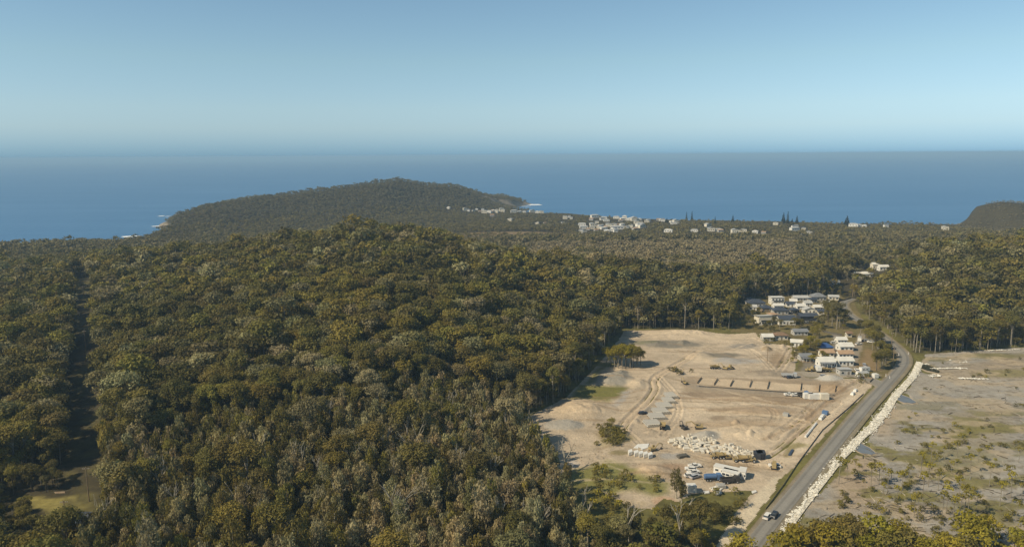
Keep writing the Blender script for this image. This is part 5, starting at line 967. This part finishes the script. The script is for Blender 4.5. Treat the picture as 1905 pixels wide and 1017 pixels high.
for px_, py_, s, t_ in [(1515, 640, .62, 'yellow'), (1508, 648, .55, 'fresh'), (1520, 655, .5, 'yellow'), (1512, 630, .5, 'yellow'), (1500, 653, .45, 'olive'), (1524, 628, .55, 'yellow'), (1498, 660, .4, 'fresh'), (1471, 652, .3, 'olive')]: plant(GUMS, px_, py_, s, t_, 'yellow green garden tree between the lower village houses', 'garden trees of the lower village')
for px_, py_, s in [(1548, 607, 1.0), (1556, 612, 1.1), (1562, 609, .85), (1568, 612, .95), (1540, 600, .8), (1556, 596, .8), (1534, 590, .7), (1548, 590, .7)]: plant(GUMS, px_, py_, s, random.choice(['dark', 'olive', 'grey']), 'dark gum tree between the charcoal house and the road', 'dark gums between charcoal house and road')
for px_, py_ in [(1392, 584), (1385, 590), (1400, 593), (1380, 600), (1376, 583), (1410, 592), (1440, 608), (1450, 613), (1478, 611), (1490, 614), (1430, 617), (1402, 613), (1393, 606), (1520, 608), (1530, 611)]: plant(GUMS, px_, py_, random.uniform(.35, .55), random.choice(['dark', 'olive', 'grey', 'olive']), 'garden tree among the upper village houses', 'garden trees of the upper village')
for k in range(34):
    t = k / 33; a = np.array([(1600, 612), (1618, 628), (1632, 645), (1642, 662), (1645, 680), (1636, 692)], float); s_ = t * 5; i_ = min(4, int(s_)); q = a[i_] + (a[i_ + 1] - a[i_]) * (s_ - i_) + [random.uniform(-11, 9), random.uniform(-3, 5)]; xa, ya = P(*q)
    if ldist(np.array([xa]), np.array([ya]), ROAD)[0] < 8: continue
    plant(GUMS, q[0], q[1], random.uniform(.42, .72), random.choice(['olive', 'dark', 'yellow', 'olive']), 'olive roadside tree between the driveway and the road bend', 'roadside trees between driveway and bend')
for px_, py_ in [(1612, 604), (1626, 618), (1642, 628), (1662, 636)]:
    pass
for k in range(10): q = [(1606, 700), (1614, 703), (1598, 705), (1620, 699), (1603, 712), (1424, 640), (1436, 634), (1462, 640), (1476, 662), (1500, 650)][k]; plant(SHRUB, q[0], q[1], 1.2, 'olive', 'low garden shrub along the edge of the lower village', 'garden shrubs of the lower village', 'shrub')
for k in range(34): plant(SHRUB, random.gauss(1138, 13), random.uniform(798, 832), random.uniform(.8, 1.4), random.choice(['olive', 'yellow', 'grey']), 'low shrub in the overgrown island beside the grey ellipse', 'shrubs of the overgrown island', 'shrub')
for k in range(40):
    q = random.choice([(random.uniform(1375, 1420), random.uniform(575, 616)), (random.uniform(1420, 1540), random.uniform(605, 620)), (random.uniform(1520, 1580), random.uniform(585, 618)), (random.uniform(1470, 1545), random.uniform(640, 676))])
    plant(BUSH, q[0], q[1], random.uniform(.3, .62), random.choice(['olive', 'dark', 'fresh', 'yellow']), 'small garden bush between the village houses', 'garden bushes of the village', 'bush')
# compound edge: grass with bushes and a few conical trees
for px_, py_, s in [(1258, 926, .82), (1268, 935, .75), (1265, 905, .35)]: plant(PAPER, px_, py_, s, 'dark', 'dark upright tree beside the lone white container', 'dark trees at the compound entrance', sz=.9)
for k in range(60):
    q = random.choice([(random.uniform(1100, 1230), random.uniform(872, 916)), (random.uniform(1270, 1390), random.uniform(915, 985)), (random.uniform(1090, 1160), random.uniform(880, 950)), (random.uniform(1090, 1300), random.uniform(940, 985))])
    if sdist(*[np.array([v]) for v in P(*q)], W([(1170, 858), (1235, 862), (1255, 900), (1205, 892)]))[0] < 0: continue
    plant(SHRUB, q[0], q[1], random.uniform(.6, 1.3), random.choice(['olive', 'fresh', 'yellow', 'dark']), 'green shrub in the grass around the compound', 'shrubs in the grass around the compound', 'shrub')
for k in range(26): q = (random.uniform(1230, 1370), random.uniform(955, 1020)); xa, ya = P(*q); plant(BUSH, q[0], q[1], random.uniform(.45, .7), random.choice(['olive', 'dark', 'fresh']), 'green bush on the bank below the compound', 'bushes on the bank below the compound', 'bush') if q[0] < np.interp(q[1], [950, 1010], [1390, 1343]) - 30 else None
# saplings of the cleared field, each thin stemmed with a tuft on top
SPX = [(1611, 992), (1700, 962), (1716, 930), (1745, 912), (1760, 930), (1783, 930), (1786, 960), (1642, 935), (1668, 936), (1650, 918), (1676, 918), (1727, 905), (1705, 967), (1890, 968), (1880, 925), (1900, 930), (1860, 940), (1840, 905), (1875, 905), (1805, 880), (1770, 880), (1745, 870), (1732, 860), (1755, 850), (1780, 850), (1800, 850), (1820, 860), (1560, 900), (1575, 893), (1590, 880), (1620, 905), (1635, 900), (1712, 890), (1690, 900), (1830, 830), (1850, 870), (1895, 860), (1760, 955), (1772, 968), (1800, 965), (1795, 945), (1815, 955), (1752, 968)]
for i, (px_, py_) in enumerate(SPX):
    x_, y_, z = at(px_, py_, 5.05); reg = 'on the bare grey ground close to the road' if px_ < 1660 else 'in the green middle of the cleared field' if py_ < 900 else 'at the lower edge of the cleared field'; s = random.uniform(.55, .95) if py_ < 890 else random.uniform(.85, 1.3)
    put(SAPL[i % 5], x_, y_, z, s, random.uniform(0, 6.28), np.array(TNT['fresh' if i % 3 else 'yellow']) * random.uniform(.9, 1.25), f'thin stemmed sapling with tufted crown {reg}', f'saplings {reg}', 'sapling')
k = 0
while k < 170:
    q = (random.uniform(1540, 1912), random.uniform(660, 995)); xa, ya = P(*q)
    if sdist(np.array([xa]), np.array([ya]), FIELD)[0] > -4 or ldist(np.array([xa]), np.array([ya]), DRAIN)[0] < 7: continue
    if float(vnoise(xa / 13, ya / 9, 71)) + (q[1] - 820) / 700 + .25 * math.exp(-((q[0] - 1780) / 90) ** 2 - ((q[1] - 850) / 60) ** 2) - .1 < random.uniform(.2, 1.0): continue
    k += 1; reg = 'at the back of the cleared field' if q[1] < 740 else 'in the middle of the cleared field' if q[1] < 880 else 'in the lower part of the cleared field'
    put(SHRUB[k % 4], float(xa), float(ya), 5.05, random.uniform(.3, .95), random.uniform(0, 6.28), np.array(TNT[random.choice(['fresh', 'yellow', 'olive', 'dark'])]), f'small green regrowth shrub {reg}', f'regrowth shrubs {reg}', 'shrub')
# dead wood left lying in the field
V_ = MB(); V2 = MB()
for k in range(900):
    q = (random.uniform(1530, 1912), random.uniform(700, 1000)); xa, ya = P(*q)
    if sdist(np.array([xa]), np.array([ya]), FIELD)[0] > -3 or ldist(np.array([xa]), np.array([ya]), DRAIN)[0] < 6: continue
    if float(vnoise(xa / 10, ya / 6, 77)) < random.uniform(.25, .8): continue
    a = random.uniform(0, 3.14); L = random.uniform(.5, 2.4); r = random.uniform(.06, .22); (V_ if k % 3 else V2).tube((xa - L * math.cos(a), ya - L * math.sin(a), 5.2), (xa + L * math.cos(a), ya + L * math.sin(a), 5.3), r, r * .5, 4, 0)
tag(V_.obj('fallen_branches', M_BARKD), 'dark branches and stumps littering the cleared field', kind='stuff'); tag(V2.obj('bleached_branches', M_BONE), 'bleached sticks littering the cleared field', kind='stuff')
# ---- bare dead trees showing white through the paperbarks
def bare(seed):
    rng = np.random.default_rng(seed); m = MB(); h = 14
    def grow(p, d, L, r, lv):
        e = p + d * L; m.tube(p, e, r, r * .62, 5)
        if lv:
            for _ in range(3 if lv > 1 else 2): dd = unit(d + rng.normal(size=3) * [.55, .55, .25] + [0, 0, .18]); grow(e - d * L * rng.uniform(0, .35), dd, L * rng.uniform(.5, .75), r * .6, lv - 1)
    grow(np.array([0, 0, -.3]), unit(np.array([.08, .05, 1.0])), h * .48, .26, 3); return m.mesh('dead_tree', M_BONE)
BARE = [bare(900 + i) for i in range(5)]
DPX = [(1090, 1000), (975, 815), (600, 905), (655, 885), (505, 905), (735, 980), (745, 985), (935, 1000), (995, 1005), (1010, 1000), (880, 830), (905, 800), (960, 800), (720, 860), (800, 870), (560, 900), (500, 940), (840, 940), (300, 930), (318, 965), (330, 968), (455, 960), (610, 800), (835, 780), (1170, 1005), (1260, 1010), (690, 930), (640, 960), (870, 900), (915, 905), (480, 880), (1050, 870), (205, 1010), (370, 560), (635, 480), (620, 530), (430, 570), (735, 620), (760, 640), (805, 905), (775, 860), (1085, 955)]
for i, (px_, py_) in enumerate(DPX):
    xx, yy_, zz_ = TG(px_, py_ + 8, 8.0); o = link('dead_tree', BARE[i % 5]); o.location = (float(xx), float(yy_), float(zz_)); s = random.uniform(.85, 1.2); o.scale = (s, s, s * 1.08); o.rotation_euler = (0, 0, random.uniform(0, 6.28))
    reg = 'high on the forested hill' if py_ < 700 else 'near the firebreak lawn' if px_ < 350 else 'at the shaded forest edge near the compound' if px_ > 1040 else 'poking out of the near paperbark forest'; tag(o, f'bare white dead tree {reg}', 'dead tree', f'dead trees {reg}')
